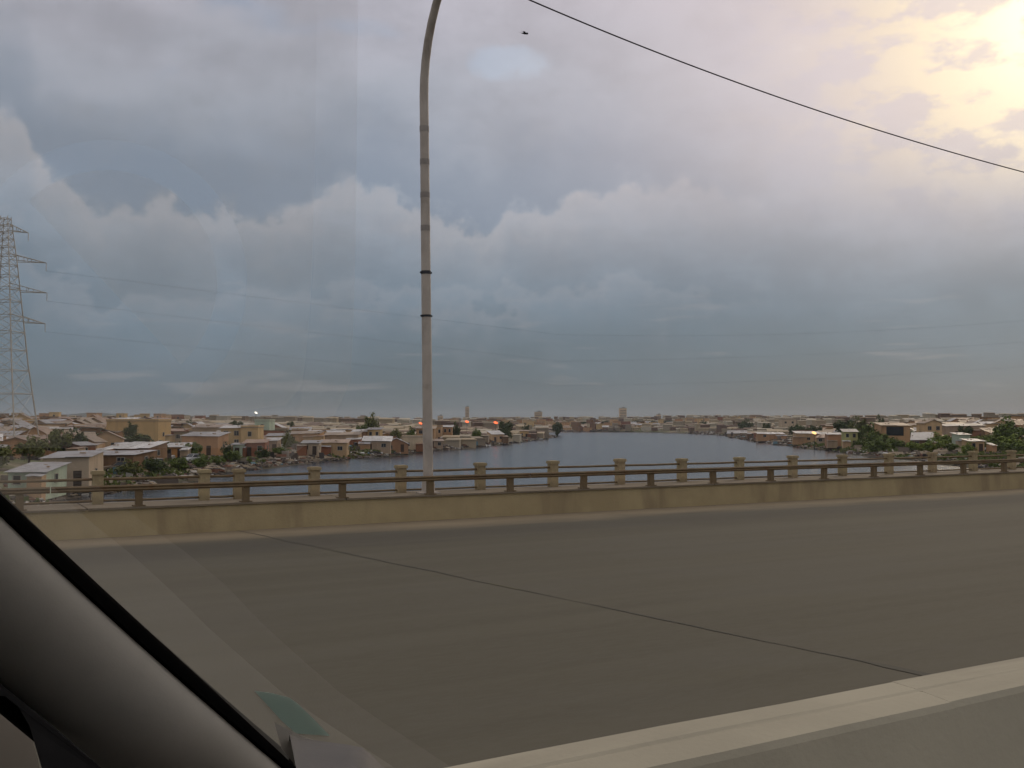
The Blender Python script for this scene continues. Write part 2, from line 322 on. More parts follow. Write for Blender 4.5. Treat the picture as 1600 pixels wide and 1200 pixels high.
# ------------------------------------------------------------------ mesh helpers
class MB:
    def __init__(s): s.v = []; s.f = []
    def add(s, vs, fs):
        o = len(s.v); s.v += [tuple(v) for v in vs]; s.f += [tuple(i + o for i in f) for f in fs]
    def box(s, c, size, rz=0.0, M=None):
        hx, hy, hz = size[0] / 2, size[1] / 2, size[2] / 2
        vs = [Vector((sx * hx, sy * hy, sz * hz)) for sz in (-1, 1) for sy in (-1, 1) for sx in (-1, 1)]
        if M is None: M = Matrix.Rotation(rz, 3, 'Z')
        s.add([M @ v + Vector(c) for v in vs], [(0, 2, 3, 1), (4, 5, 7, 6), (0, 1, 5, 4), (2, 6, 7, 3), (0, 4, 6, 2), (1, 3, 7, 5)])
    def tube(s, path, radii, n=8, cap=True):
        path = [Vector(p) for p in path]
        if not hasattr(radii, '__len__'): radii = [radii] * len(path)
        o = len(s.v); up = None
        for i, p in enumerate(path):
            d = (path[min(i + 1, len(path) - 1)] - path[max(i - 1, 0)]).normalized()
            if up is None:
                up = Vector((0, 0, 1)) if abs(d.z) < 0.9 else Vector((1, 0, 0))
            a = d.cross(up).normalized(); b = a.cross(d).normalized(); up = b
            for k in range(n):
                th = 2 * math.pi * k / n
                s.v.append(tuple(p + (a * math.cos(th) + b * math.sin(th)) * radii[i]))
        for i in range(len(path) - 1):
            for k in range(n):
                k2 = (k + 1) % n
                s.f.append((o + i * n + k, o + i * n + k2, o + (i + 1) * n + k2, o + (i + 1) * n + k))
        if cap:
            s.f.append(tuple(o + k for k in range(n - 1, -1, -1))); s.f.append(tuple(o + (len(path) - 1) * n + k for k in range(n)))
    def bar(s, a, b, w): s.tube([a, b], w, 4)
    def prism(s, poly, y0, y1):        # poly in (x, z), extruded along y
        n = len(poly)
        vs = [(x, y0, z) for x, z in poly] + [(x, y1, z) for x, z in poly]
        fs = [tuple(range(n)), tuple(range(2 * n - 1, n - 1, -1))] + [((i + 1) % n, i, n + i, n + (i + 1) % n) for i in range(n)]
        s.add(vs, fs)
    def mesh(s, name, smooth=False):
        me = bpy.data.meshes.new(name); me.from_pydata(s.v, [], s.f)
        bm = bmesh.new(); bm.from_mesh(me); bmesh.ops.recalc_face_normals(bm, faces=bm.faces); bm.to_mesh(me); bm.free()
        if smooth: me.polygons.foreach_set('use_smooth', [True] * len(me.polygons))
        return me
    def build(s, name, mat, parent=None, smooth=False):
        return link(name, s.mesh(name, smooth), mat, parent)

def link(name, me, mat, parent=None):
    if mat and not me.materials: me.materials.append(MATS[mat] if isinstance(mat, str) else mat)
    o = bpy.data.objects.new(name, me); COL.objects.link(o); o.parent = parent
    return o
def empty(name, loc=(0, 0, 0), rz=0.0):
    o = bpy.data.objects.new(name, None); COL.objects.link(o); o.location = loc; o.rotation_euler = (0, 0, rz); o.empty_display_size = 0.2
    return o
def tag(o, label=None, cat=None, group=None, kind=None):
    for k, v in (('label', label), ('category', cat), ('group', group), ('kind', kind)):
        if v: o[k] = v
    return o

def ray(px, py):           # direction of a photograph pixel, forward component along the level y axis
    u = Vector(((px - CX) / F_PX, 1.0, (600 - py) / F_PX))
    return Vector((u.x, u.y * math.cos(PITCH) - u.z * math.sin(PITCH), u.y * math.sin(PITCH) + u.z * math.cos(PITCH)))
def at(px, py, Y):         # the point on that pixel's ray at level depth Y
    d = ray(px, py); return Vector((0, 0, CAM_Z)) + d * (Y / d.y)
def project(p):
    x, y, z = p[0], p[1], p[2] - CAM_Z
    d = y * math.cos(PITCH) + z * math.sin(PITCH); u = -y * math.sin(PITCH) + z * math.cos(PITCH)
    return CX + F_PX * x / d, 600 - F_PX * u / d

# bridge frame: t runs along the bridge, p across it away from the car
BU = Vector((math.cos(R(30)), math.sin(R(30)), 0)); BN = Vector((-math.sin(R(30)), math.cos(R(30)), 0))
def br(t, p, z): return BU * t + BN * p + Vector((0, 0, z))
BRZ = R(30)

# ------------------------------------------------------------------ terrain
LB = np.array([(-3000, -70), (0, -44), (97, -43), (120, -46), (148, -44), (185, -42), (262, -24), (330, -8.4), (430, 8), (520, 22), (546, 25), (556, 12), (700, 16), (840, 36), (3000, 60)], float)
RB = np.array([(-3000, 60), (0, 76), (157, 80), (216, 83), (314, 90), (420, 100), (546, 118), (598, 129), (660, 128), (739, 121), (800, 112), (837, 98), (850, 60), (3000, 60)], float)
def sm(v): v = np.clip(v, 0, 1); return v * v * (3 - 2 * v)
def bank_dist(x, y):
    wob = 1.6 * np.sin(y * 0.11 + 0.4 * np.sin(y * 0.037)) + 0.9 * np.sin(y * 0.31 + x * 0.05)
    dl = np.interp(y, LB[:, 0], LB[:, 1]) + wob - x
    dr = x - np.interp(y, RB[:, 0], RB[:, 1]) + wob
    return np.maximum(np.maximum(dl, dr), y - 848 + wob * 2)
def height(x, y):
    x = np.asarray(x, float); y = np.asarray(y, float)
    d = bank_dist(x, y)
    land = 0.05 + 1.0 * sm(d / 5) + 1.9 * sm(d / 40) + 2.4 * sm((d - 14) / 90) + 4.2 * sm((y - 855) / 330) + 2.2 * sm((-x - 90) / 120) * sm((y - 150) / 100) + 2.0 * sm((x - 110) / 110)
    land = land + 0.12 * np.sin(x * 0.37 + 1.0) * np.cos(y * 0.29) + 0.10 * np.sin(x * 0.9 + y * 0.7)
    far = sm((np.hypot(x, y) - 1500) / 1500)
    land = land - 3.0 * far
    return np.where(d > 0, land, np.maximum(-2.5, d * 0.35) - 0.05)
def h1(x, y): return float(height(x, y))
def on_ground(px, py, ymin=60, ymax=2500):   # where a pixel's ray meets the land
    d = ray(px, py); prev = ymin
    for Y in np.geomspace(ymin, ymax, 1400):
        p = Vector((0, 0, CAM_Z)) + d * (Y / d.y)
        if p.z <= h1(p.x, p.y): return Vector((p.x, p.y, h1(p.x, p.y)))
    return None

angs = np.concatenate([np.linspace(-44, 44, 300), np.linspace(44, 316, 70)[1:-1]])
rads = np.concatenate([[0.0], np.geomspace(15, 9000, 300)])
A_, R_ = np.meshgrid(np.radians(angs), rads[1:])
gx, gy = R_ * np.sin(A_), R_ * np.cos(A_); gz = height(gx, gy)
na, nr = len(angs), len(rads) - 1
verts = np.concatenate([[[0, 0, -2.5]], np.stack([gx, gy, gz], -1).reshape(-1, 3)])
faces = []
for j in range(na): faces.append((0, 1 + (j + 1) % na, 1 + j))
for i in range(nr - 1):
    o, q = 1 + i * na, 1 + (i + 1) * na
    for j in range(na):
        k = (j + 1) % na
        faces.append((o + j, o + k, q + k, q + j))
me = bpy.data.meshes.new('ground'); me.from_pydata(verts.tolist(), [], faces); me.polygons.foreach_set('use_smooth', [True] * len(me.polygons))
tag(link('ground', me, 'earth'), 'brown earth river banks under the shanty town', None, kind='structure')
w = MB(); w.add([(-400, -400, 0), (400, -400, 0), (400, 870, 0), (-400, 870, 0)], [(0, 1, 2, 3)])
tag(w.build('river_water', 'water'), 'grey river between the two shanty banks', None, kind='structure')

# far hills
def hill(px0, px1, peaks, Y, label):
    m = MB(); n = 60; rows = 8
    for r in range(rows):
        f = r / (rows - 1)
        for i in range(n + 1):
            px = px0 + (px1 - px0) * i / n
            py = np.interp(px, [a for a, _ in peaks], [b for _, b in peaks])
            hgt = max((660 - py) / F_PX * Y, 0.0) + CAM_Z * 0.6
            x = (px - CX) / F_PX * Y
            prof = math.sin(math.pi * f) ** 0.8
            z = hgt * prof * (1 + 0.05 * mnoise.noise(Vector((x * 0.01, f * 3, 0)))) - 2 * (1 - prof)
            m.v.append((x, Y + (f - 0.5) * 900, z))
    for r in range(rows - 1):
        for i in range(n): a = r * (n + 1) + i; m.f.append((a, a + 1, a + n + 2, a + n + 1))
    tag(m.build('hills', 'hill_green', None, True), label, None, kind='structure')
hill(20, 345, [(20, 660), (70, 652), (110, 648), (150, 643), (175, 646), (215, 652), (280, 658), (345, 660)], 3400, 'long dark hill behind the yellow house')
hill(355, 450, [(355, 660), (385, 651), (405, 648), (425, 653), (450, 660)], 3000, 'small rounded hill behind the cream house')
hill(700, 815, [(700, 660), (735, 651), (750, 651), (775, 655), (815, 660)], 3600, 'low faint hill behind the far shacks')

# ------------------------------------------------------------------ bridge
T0, T1 = -150.0, 260.0
def strip(name, mat, poly, t0=T0, t1=T1, label=None, kind=None, seg=1, parent=None):
    """a profile in (p, z) swept along the bridge; object space x = t, y = p"""
    m = MB(); n = len(poly)
    ts = [t0 + (t1 - t0) * i / seg for i in range(seg + 1)]
    for t in ts: m.v += [(t, p, z) for p, z in poly]
    for i in range(seg):
        for k in range(n):
            k2 = (k + 1) % n; m.f.append((i * n + k, i * n + k2, (i + 1) * n + k2, (i + 1) * n + k))
    m.f.append(tuple(range(n))); m.f.append(tuple(seg * n + k for k in range(n)))
    o = m.build(name, mat, parent); 
    if parent is None: o.rotation_euler = (0, 0, BRZ)
    if label: tag(o, label, None, kind=kind)
    return o
deck = strip('bridge_deck', 'kerb_concrete', [(-9.5, ROAD_Z - 0.9), (16.6, ROAD_Z - 0.9), (17.05, ROAD_Z - 0.25), (17.05, ROAD_Z - 0.02), (-9.5, ROAD_Z - 0.02)], label='concrete deck of the road bridge over the river', kind='structure')
for t in range(-140, 260, 26):
    for p in (-6.0, 4.0, 14.0):
        pm = MB(); pm.tube([(t, p, -2.4), (t, p, ROAD_Z - 0.85)], 0.55, 14); pm.build('pier', 'kerb_concrete', deck, True)
strip('road', 'asphalt', [(-9.5, ROAD_Z - 0.016), (15.9, ROAD_Z - 0.016), (15.9, ROAD_Z), (-9.5, ROAD_Z)], label='worn grey asphalt carriageway of the bridge', kind='structure')
KERB_H = 0.437
strip('walkway', 'kerb_concrete', [(15.9, ROAD_Z - 0.018), (17.0, ROAD_Z - 0.018), (17.0, ROAD_Z + KERB_H - 0.03), (15.93, ROAD_Z + KERB_H - 0.03)], label='raised concrete walkway with tall brown kerb face', kind='structure')
walk_root = bpy.data.objects['walkway']
m = MB()
for k in range(int((T1 - T0) / 4.0)):                   # paving slabs of the walkway top, open joints between them
    slab = MB(); t = T0 + k * 4.0
    if not (-20 < t < 60): 
        m.box((t + 2.0, 16.45, ROAD_Z + KERB_H - 0.014), (3.98, 1.09, 0.03)); continue
    slab.box((t + 2.0, 16.45, ROAD_Z + KERB_H - 0.014), (3.975, 1.10, 0.03)); slab.build('slab', 'walkway_concrete', walk_root)
m.build('slab_row', 'walkway_concrete', walk_root)['kind'] = 'stuff'

# expansion joint across the road, a thin uneven seal
jm = MB(); prev = None; jn = 70
for i in range(jn + 1):
    p = 2.3 + (15.88 - 2.3) * i / jn
    t = 6.15 - 1.95 * (p - 2.3) / 13.6 + 0.05 * mnoise.noise(Vector((p * 1.1, 0, 0))) + 0.02 * mnoise.noise(Vector((p * 4, 3, 0)))
    wd = 0.012 + 0.011 * mnoise.noise(Vector((p * 0.8, 7, 1))) + (0.03 if p < 5.0 else 0.0)
    jm.v += [(t - wd, p, ROAD_Z + 0.004), (t + wd, p, ROAD_Z + 0.004)]
    if i: b = 2 * i; jm.f.append((b - 2, b - 1, b + 1, b))
jo = jm.build('expansion_joint', 'joint_rubber'); jo.rotation_euler = (0, 0, BRZ)
tag(jo, 'dark cracked expansion joint seal crossing the asphalt', 'road joint', kind='structure')

# median barrier
med = empty('median_barrier', br(0, 2.3, ROAD_Z), BRZ)
tag(med, 'pale concrete median barrier beside the car, running along the road', 'barrier')
SEGL = 6.0
prof_m = [(1.60 - 2.3, 0.0), (1.66 - 2.3, 0.06), (1.84 - 2.3, 0.20), (2.02 - 2.3, 0.36), (2.148 - 2.3, 0.770), (2.160 - 2.3, 0.788), (2.266 - 2.3, 0.797), (2.271 - 2.3, 0.7955), (2.279 - 2.3, 0.7955), (2.292 - 2.3, 0.800), (2.39 - 2.3, 0.802), (2.412 - 2.3, 0.775), (2.50 - 2.3, 0.36), (2.66 - 2.3, 0.20), (2.80 - 2.3, 0.06), (2.84 - 2.3, 0.0)]
sm_ = MB(); n = len(prof_m); sg = 12
for i in range(sg + 1):
    for k, (p, z) in enumerate(prof_m):
        j = 0.004 * mnoise.noise(Vector((i * 0.9, k * 0.7, 0.3))) if 0 < i < sg and z > 0 else 0
        sm_.v.append((SEGL * i / sg * 0.9995, p + j, z + j))
for i in range(sg):
    for k in range(n - 1): sm_.f.append((i * n + k, i * n + k + 1, (i + 1) * n + k + 1, (i + 1) * n + k))
sm_.f += [tuple(range(n)), tuple(sg * n + k for k in range(n))]
seg_me = sm_.mesh('barrier_segment'); seg_me.materials.append(MATS['median_concrete'])
for k in range(-5, 14):
    o = bpy.data.objects.new('barrier_segment', seg_me); COL.objects.link(o); o.parent = med; o.location = (2.9 + k * SEGL, 0.006 * math.sin(k * 2.1), 0.0)

# steel guard rail on the kerb edge
gr = empty('guard_rail', br(0, 15.98, ROAD_Z + KERB_H), BRZ)
tag(gr, 'rusty brown steel guard rail along the kerb edge', 'guard rail')
GT = [9.2 + 1.617 * k for k in range(-30, 70)]
g0 = KERB_H
for a in range(-6, 12):                           # rail lengths, butted with a small gap
    t0 = 9.2 + a * 1.617 * 5 + 0.4; t1 = t0 + 1.617 * 5 - 0.015
    rm = MB(); pr = [(-0.045, 0.675 - g0), (-0.065, 0.70 - g0), (-0.045, 0.722 - g0), (-0.065, 0.745 - g0), (-0.045, 0.768 - g0), (-0.032, 0.768 - g0), (-0.032, 0.675 - g0)]
    n = len(pr)
    for t in (t0, t1): rm.v += [(t, p, z) for p, z in pr]
    for k in range(n): k2 = (k + 1) % n; rm.f.append((k, k2, n + k2, n + k))
    rm.f += [tuple(range(n)), tuple(range(n, 2 * n))]
    rm.build('rail', 'rusty_steel', gr)
pm = MB(); pm.box((0, 0.02, 0.155), (0.10, 0.10, 0.31)); pm.box((0, 0.02, 0.011), (0.18, 0.14, 0.018)); post_me = pm.mesh('post'); post_me.materials.append(MATS['rusty_steel'])
for t in GT:
    o = bpy.data.objects.new('post', post_me); COL.objects.link(o); o.parent = gr; o.location = (t, 0, 0); o.rotation_euler = (rng.uniform(-.02, .02), rng.uniform(-.03, .03), 0)

# concrete post railing on the outer edge
rl = empty('railing', br(0, 16.70, ROAD_Z + KERB_H), BRZ)
tag(rl, 'ochre concrete post railing along the outer edge of the bridge', 'railing')
pt = [8.95 + 1.617 * k for k in range(-2, 75)] + [4.42, 3.86] + [3.86 - 1.617 * k for k in range(1, 26)]
pm = MB(); pm.box((0, 0, 0.225), (0.155, 0.155, 0.45)); pm.box((0, 0, 0.475), (0.195, 0.195, 0.045)); pm.box((0, 0, 0.503), (0.17, 0.17, 0.012))
post_me = pm.mesh('concrete_post'); post_me.materials.append(MATS['post_concrete'])
pt.sort()
for t in pt:
    o = bpy.data.objects.new('concrete_post', post_me); COL.objects.link(o); o.parent = rl; o.location = (t, 0, 0); o.rotation_euler = (0, 0, rng.uniform(-.03, .03)); o.scale = (1, 1, rng.uniform(0.97, 1.03))
for a, b in zip(pt[:-1], pt[1:]):
    for z, rr in ((0.385, 0.021), (0.05, 0.018)):
        rm = MB(); rm.tube([(a + 0.08, 0, z), ((a + b) / 2, 0.01, z - 0.006), (b - 0.08, 0, z)], rr, 8, False)
        rm.build('rail_pipe', 'rusty_steel', rl, True)

# lamp post
lp = empty('street_lamp', br(7.69, 16.3, ROAD_Z + KERB_H), BRZ); lp.rotation_euler = (R(-0.2), R(-0.8), BRZ)
tag(lp, 'tall grey street lamp post with curved arm on the bridge walkway', 'street lamp')
H0 = 7.15
path = [(0, 0, 0), (0, 0, 0.4), (0, 0, 3), (0, 0, 5.5), (0, 0, H0)]; Rr = 2.3
for k in range(1, 11):
    a = R(80) * k / 10; path.append((0, -(Rr - Rr * math.cos(a)), H0 + Rr * math.sin(a)))
e = Vector(path[-1]); dlast = Vector((0, -math.sin(R(80)), math.cos(R(80)))); path.append(tuple(e + dlast * 0.6))
pm = MB(); pm.tube(path, [0.088] * 2 + [0.086, 0.082, 0.080] + [0.078 - 0.0015 * k for k in range(10)] + [0.06], 16); pm.build('pole', 'lamp_pole_paint', lp, True)
fm = MB(); fm.box((0, 0, 0.012), (0.34, 0.34, 0.022)); fm.tube([(0, 0, 0.02), (0, 0, 0.22)], [0.125, 0.112], 14); fm.build('base_plate', 'lamp_pole_paint', lp)
for z, hh, mt in ((3.95, 0.06, 'dark_band'), (3.17, 0.04, 'dark_band')):
    bm_ = MB(); bm_.tube([(0, 0, z - hh / 2), (0, 0, z + hh / 2)], 0.089, 16); bm_.box((0.095, 0, z), (0.03, 0.04, 0.03)); bm_.box((-0.095, 0, z), (0.03, 0.04, 0.03)); bm_.build('clamp', mt, lp)
for z in (4.75, 5.35, 5.95, 6.55):
    bm_ = MB(); bm_.tube([(0, 0, z - 0.05), (0, 0, z + 0.05)], 0.0868, 16, False); bm_.build('painted_ring', 'stripe_grey', lp, True)
hm = MB(); c = Vector(path[-1])
hm.tube([c, c + dlast * 0.15, c + dlast * 0.45, c + dlast * 0.75], [0.06, 0.13, 0.16, 0.05], 12); hm.build('lamp_head', 'lamp_pole_paint', lp, True)

# overhead cable strung along the lamp posts
def cable(name, mat, pts, rad, label, cat='cable', group=None):
    m = MB(); m.tube(pts, rad, 6); return tag(m.build(name, mat), label, cat, group)
def spline_px(pxs, Ys, n=60):
    xs = [a for a, _ in pxs]; out = []
    c2 = np.polyfit(xs, [b for _, b in pxs], 2)
    for i in range(n + 1):
        x = xs[0] + (xs[-1] - xs[0]) * i / n
        out.append(at(x, np.polyval(c2, x), Ys[0] + (Ys[1] - Ys[0]) * i / n))
    return out
cable('overhead_cable', 'cable', spline_px([(560, -125), (822, 0), (1113, 113), (1350, 197), (1600, 268), (1800, 318)], (17.0, 30.0)), 0.0145, 'dark overhead cable slanting down across the bright sky')

# ------------------------------------------------------------------ pylon and its far lines
py = empty('power_pylon', (at(4, 600, 160).x, 160, h1(at(4, 600, 160).x, 160)))
tag(py, 'grey lattice transmission pylon rising behind the pale shed', 'pylon')
zb = py.location.z; ztop = at(4, 338, 160).z - zb
def half(z): return np.interp(z, [0, 14, 30, ztop], [4.3, 2.7, 1.35, 0.55])
for sx in (-1, 1):
    for sy in (-1, 1):
        lm = MB(); zs = [0, 14, 30, ztop]
        lm.tube([(sx * half(z), sy * half(z), z) for z in zs], [0.13, 0.11, 0.085, 0.06], 5); lm.build('leg', 'pylon_steel', py)
lv = [0.0]
while lv[-1] < ztop - 1.2: lv.append(lv[-1] + max(1.1, half(lv[-1]) * 1.15))
for a, b in zip(lv[:-1], lv[1:]):
    lm = MB(); ha, hb = half(a), half(b)
    for k in range(4):
        ca = [(-1, -1), (1, -1), (1, 1), (-1, 1)]; p, q = ca[k], ca[(k + 1) % 4]
        lm.bar((p[0] * ha, p[1] * ha, a), (q[0] * hb, q[1] * hb, b), 0.036); lm.bar((q[0] * ha, q[1] * ha, a), (p[0] * hb, p[1] * hb, b), 0.036)
        lm.bar((p[0] * hb, p[1] * hb, b), (q[0] * hb, q[1] * hb, b), 0.05)
    lm.build('lattice_bay', 'pylon_steel', py)
tips = []
for ypix, reach_px in ((355, 40), (402, 69), (449, 71), (497, 69)):
    z = at(4, ypix, 160).z - zb; reach = (reach_px - 4) / F_PX * 160; hw = half(z)
    for s in (-1, 1):
        am = MB(); tip = (s * reach, 0, z - 0.9 + 0.0)
        for sy in (-1, 1):
            am.bar((s * hw, sy * hw, z + 0.5), tip, 0.055); am.bar((s * hw, sy * hw, z - 0.55), tip, 0.055)
        for f in (0.25, 0.5, 0.75):
            def L(a, b): return tuple(a[i] + (b[i] - a[i]) * f for i in range(3))
            am.bar(L((s * hw, hw, z + 0.5), tip), L((s * hw, hw, z - 0.55), tip), 0.05); am.bar(L((s * hw, -hw, z + 0.5), tip), L((s * hw, -hw, z - 0.55), tip), 0.05)
        arm = am.build('cross_arm', 'pylon_steel', py)
        im = MB(); im.tube([(tip[0], 0, tip[2] - 0.05), (tip[0], 0, tip[2] - 1.3)], 0.05, 6); im.build('insulator', 'pylon_steel', arm)
        if s == 1: tips.append(Vector(py.location) + Vector((tip[0], 0, tip[2] - 1.3)))
for k, (pxs, word) in enumerate((([(800, 519), (1000, 527), (1200, 524), (1400, 514), (1600, 499), (1900, 470)], 'topmost'), ([(800, 566), (1000, 561), (1300, 553), (1600, 535), (1900, 508)], 'middle'), ([(800, 604), (1000, 598), (1400, 588), (1600, 572), (1900, 546)], 'lowest'))):
    cable('power_line', 'power_cable', [tips[k + 1]] + spline_px(pxs, (230, 250), 30)[2:], 0.013, f'thin faint power line sagging over the river, {word} of three', 'power line', 'faint power lines over the river')

# ------------------------------------------------------------------ buildings
def win(m_parent, x, y, z, w_, h_, axis=0, sgn=-1):
    """a framed window on the front (axis 0: faces y*sgn) or side (axis 1)"""
    f = MB(); g = MB(); fr = 0.07
    def P(a, o, zz, s): return ((a, o, zz), s)
    def put(mb, a, zz, aw, zh, off, th):
        if axis == 0: mb.box((x + a, y + sgn * off, z + zz), (aw, th, zh))
        else: mb.box((x + sgn * off, y + a, z + zz), (th, aw, zh))
    put(f, 0, h_ / 2 + fr / 2, w_ + 2 * fr, fr, 0.02, 0.10); put(f, 0, -h_ / 2 - fr / 2, w_ + 2 * fr + 0.1, fr, 0.035, 0.14)
    put(f, -w_ / 2 - fr / 2, 0, fr, h_, 0.02, 0.10); put(f, w_ / 2 + fr / 2, 0, fr, h_, 0.02, 0.10)
    put(g, 0, 0, w_, h_, -0.01, 0.05)
    if w_ > 0.8: put(f, 0, 0, 0.05, h_, 0.02, 0.06)
    o = f.build('window', 'frame_paint', m_parent); g.build('pane', 'dark_glass', o)
    return o

def house(name, loc, rz, w_, d_, h_, wall, roof, style='shed', label=None, cat='house', group=None, doors=1, wins=1, over=0.35, pitch=0.10, detail=True, side_win=True, annex=True):
    root = empty(name, loc, rz); tag(root, label, cat, group)
    if style != 'flat': root.rotation_euler = (rng.uniform(-.015, .015), rng.uniform(-.025, .025), rz)
    m = MB(); dz = -0.5                                   # walls sunk a little into uneven ground
    if style == 'gable':
        rise = w_ * 0.5 * pitch * 2.0
        poly = [(-w_ / 2, dz), (w_ / 2, dz), (w_ / 2, h_), (0, h_ + rise), (-w_ / 2, h_)]
        m.prism(poly, -d_ / 2, d_ / 2)
    elif style == 'flat':
        m.box((0, 0, (h_ + dz) / 2), (w_, d_, h_ - dz))
    else:
        s = d_ * pitch / 2                                # lower at the front or the back
        vs = [(-w_ / 2, -d_ / 2, dz), (w_ / 2, -d_ / 2, dz), (w_ / 2, d_ / 2, dz), (-w_ / 2, d_ / 2, dz), (-w_ / 2, -d_ / 2, h_ - s), (w_ / 2, -d_ / 2, h_ - s), (w_ / 2, d_ / 2, h_ + s), (-w_ / 2, d_ / 2, h_ + s)]
        m.add(vs, [(3, 2, 1, 0), (4, 5, 6, 7), (0, 1, 5, 4), (1, 2, 6, 5), (2, 3, 7, 6), (3, 0, 4, 7)])
    m.build('wall', 'wall ' + wall, root)
    r = MB(); th = 0.05
    if style == 'gable':
        for s in (-1, 1):
            L = math.hypot(w_ / 2, rise); a = math.atan2(rise, w_ / 2)
            M = Matrix.Rotation(s * a, 3, 'Y'); cx = s * (w_ / 4 + over * 0.5 * math.cos(a)); cz = h_ + rise / 2 - over * 0.5 * math.sin(a) + th
            r.box((cx, 0, cz), (L + over, d_ + 2 * over, th), M=M)
        r.build('roof', 'roof ' + roof, root)
    elif style == 'flat':
        r.box((0, 0, h_ + 0.06), (w_ + 0.24, d_ + 0.24, 0.118)); ro = r.build('roof', 'roof concrete', root)
        q = MB()
        for sx in (-1, 1):
            q.box((sx * (w_ / 2 + 0.04), 0, h_ + 0.29), (0.14, d_ + 0.22, 0.34)); q.box((0, sx * (d_ / 2 + 0.04), h_ + 0.29), (w_ - 0.07, 0.14, 0.338))
        q.build('parapet', 'wall ' + wall, ro)
    else:
        a = math.atan(pitch); M = Matrix.Rotation(a, 3, 'X')
        nsh = max(2, int(w_ / 1.6)); sw = (w_ + 2 * over) / nsh    # separate overlapping sheets
        for k in range(nsh):
            xx = -w_ / 2 - over + sw * (k + 0.5); jz = rng.uniform(-0.02, 0.03) + 0.028 * (k % 2)
            r.box((xx, rng.uniform(-0.12, 0.12), h_ + th + jz), (sw + 0.06, (d_ + 2 * over) / math.cos(a) + rng.uniform(-.25, .25), 0.03), M=M @ Matrix.Rotation(rng.uniform(-.035, .035), 3, 'Y'))
        ro = r.build('roof', 'roof ' + roof, root)
        if detail:
            q = MB()
            for k in range(rng.randint(1, 3)):              # stones and boards that weigh the sheets down
                q.box((rng.uniform(-w_ / 2, w_ / 2), 0 + rng.uniform(-d_ / 3, d_ / 3), h_ + th + 0.12), (rng.uniform(.25, .8), rng.uniform(.2, .35), 0.16), rz=rng.uniform(0, 3))
            q.build('ballast', 'wall grey block', ro)
    if detail and annex:
        for k in range(rng.choice((1, 1, 2))):
            aw, ad, ah = rng.uniform(0.35, 0.6) * w_, rng.uniform(1.2, 2.4), min(rng.uniform(1.6, 2.1), h_ * 0.8); sx_ = rng.choice((-1, 1)); ax_ = sx_ * (w_ / 2 - aw / 2 + rng.uniform(0.2, 1.6)); ay_ = -d_ / 2 - ad / 2 - 0.01
            q = MB(); q.box((ax_, ay_, ah / 2 - 0.2), (aw, ad, ah + 0.4)); lt = q.build('lean_to', 'wall ' + rng.choice(('brown timber', 'tan brick', 'grey block', 'rust-brown sheet', 'beige plastered')), root)
            q = MB(); M = Matrix.Rotation(rng.uniform(0.08, 0.22), 3, 'X') @ Matrix.Rotation(rng.uniform(-.06, .06), 3, 'Y'); n_ = rng.choice((2, 3))
            for i in range(n_): q.box((ax_ - aw / 2 + aw * (i + 0.5) / n_, ay_ + rng.uniform(-.1, .1), ah + 0.10 + 0.03 * (i % 2)), (aw / n_ + 0.16, ad + 0.7, 0.03), M=M)
            q.build('roof', 'roof ' + rng.choice(('grey tin', 'rusty tin', 'pale tin', 'brown tin')), lt)
            break
    zt = h_ - (d_ * pitch / 2 if style == 'shed' else 0)
    xs = [-w_ / 2 + w_ * (i + 0.5) / (doors + wins) for i in range(doors + wins)]; rng.shuffle(xs)
    for i in range(doors):
        q = MB(); q.box((xs[i], -d_ / 2 - 0.005, 0.92), (0.85, 0.06, 1.86)); q.build('door', 'door_wood', root)
    for i in range(wins):
        win(root, xs[doors + i], -d_ / 2, min(1.55, zt - 0.75), min(1.0, w_ * 0.2), 0.8)
    if side_win and detail: win(root, w_ / 2, rng.uniform(-0.8, 0.8), min(1.55, zt - 0.75), 0.8, 0.8, 1, 1)
    if h_ > 4.4:
        for i in range(doors + wins): win(root, xs[i], -d_ / 2, h_ - 1.35, min(1.0, w_ * 0.2), 0.95)
    return root

ORD = 'first second third fourth fifth sixth seventh eighth ninth tenth eleventh twelfth thirteenth fourteenth fifteenth sixteenth seventeenth eighteenth nineteenth twentieth twenty-first twenty-second twenty-third twenty-fourth'.split()
RESERVED = []        # outlines in the photograph that nearer shacks must leave free
PLACED = []          # (x, y, radius)
COLMIN = {}          # photograph column -> highest pixel already hidden by nearer things
def mark(root_loc, w_, h_):
    x0, yb = project((root_loc[0] - w_ / 2, root_loc[1], root_loc[2])); x1, yt = project((root_loc[0] + w_ / 2, root_loc[1], root_loc[2] + h_))
    for c in range(int(x0), int(x1) + 1): COLMIN[c] = min(COLMIN.get(c, 2000), yt)
def by_px(x0, x1, ytop, ybase=None, Y=None):
    """foot point, width and wall height from a building's outline in the photograph"""
    if Y is None:
        g = on_ground((x0 + x1) / 2, ybase); Y = g.y
    p = at((x0 + x1) / 2, ytop, Y); gz_ = h1(p.x, Y)
    return Vector((p.x, Y, gz_)), (x1 - x0) / F_PX * Y, max(p.z - gz_, 1.9)
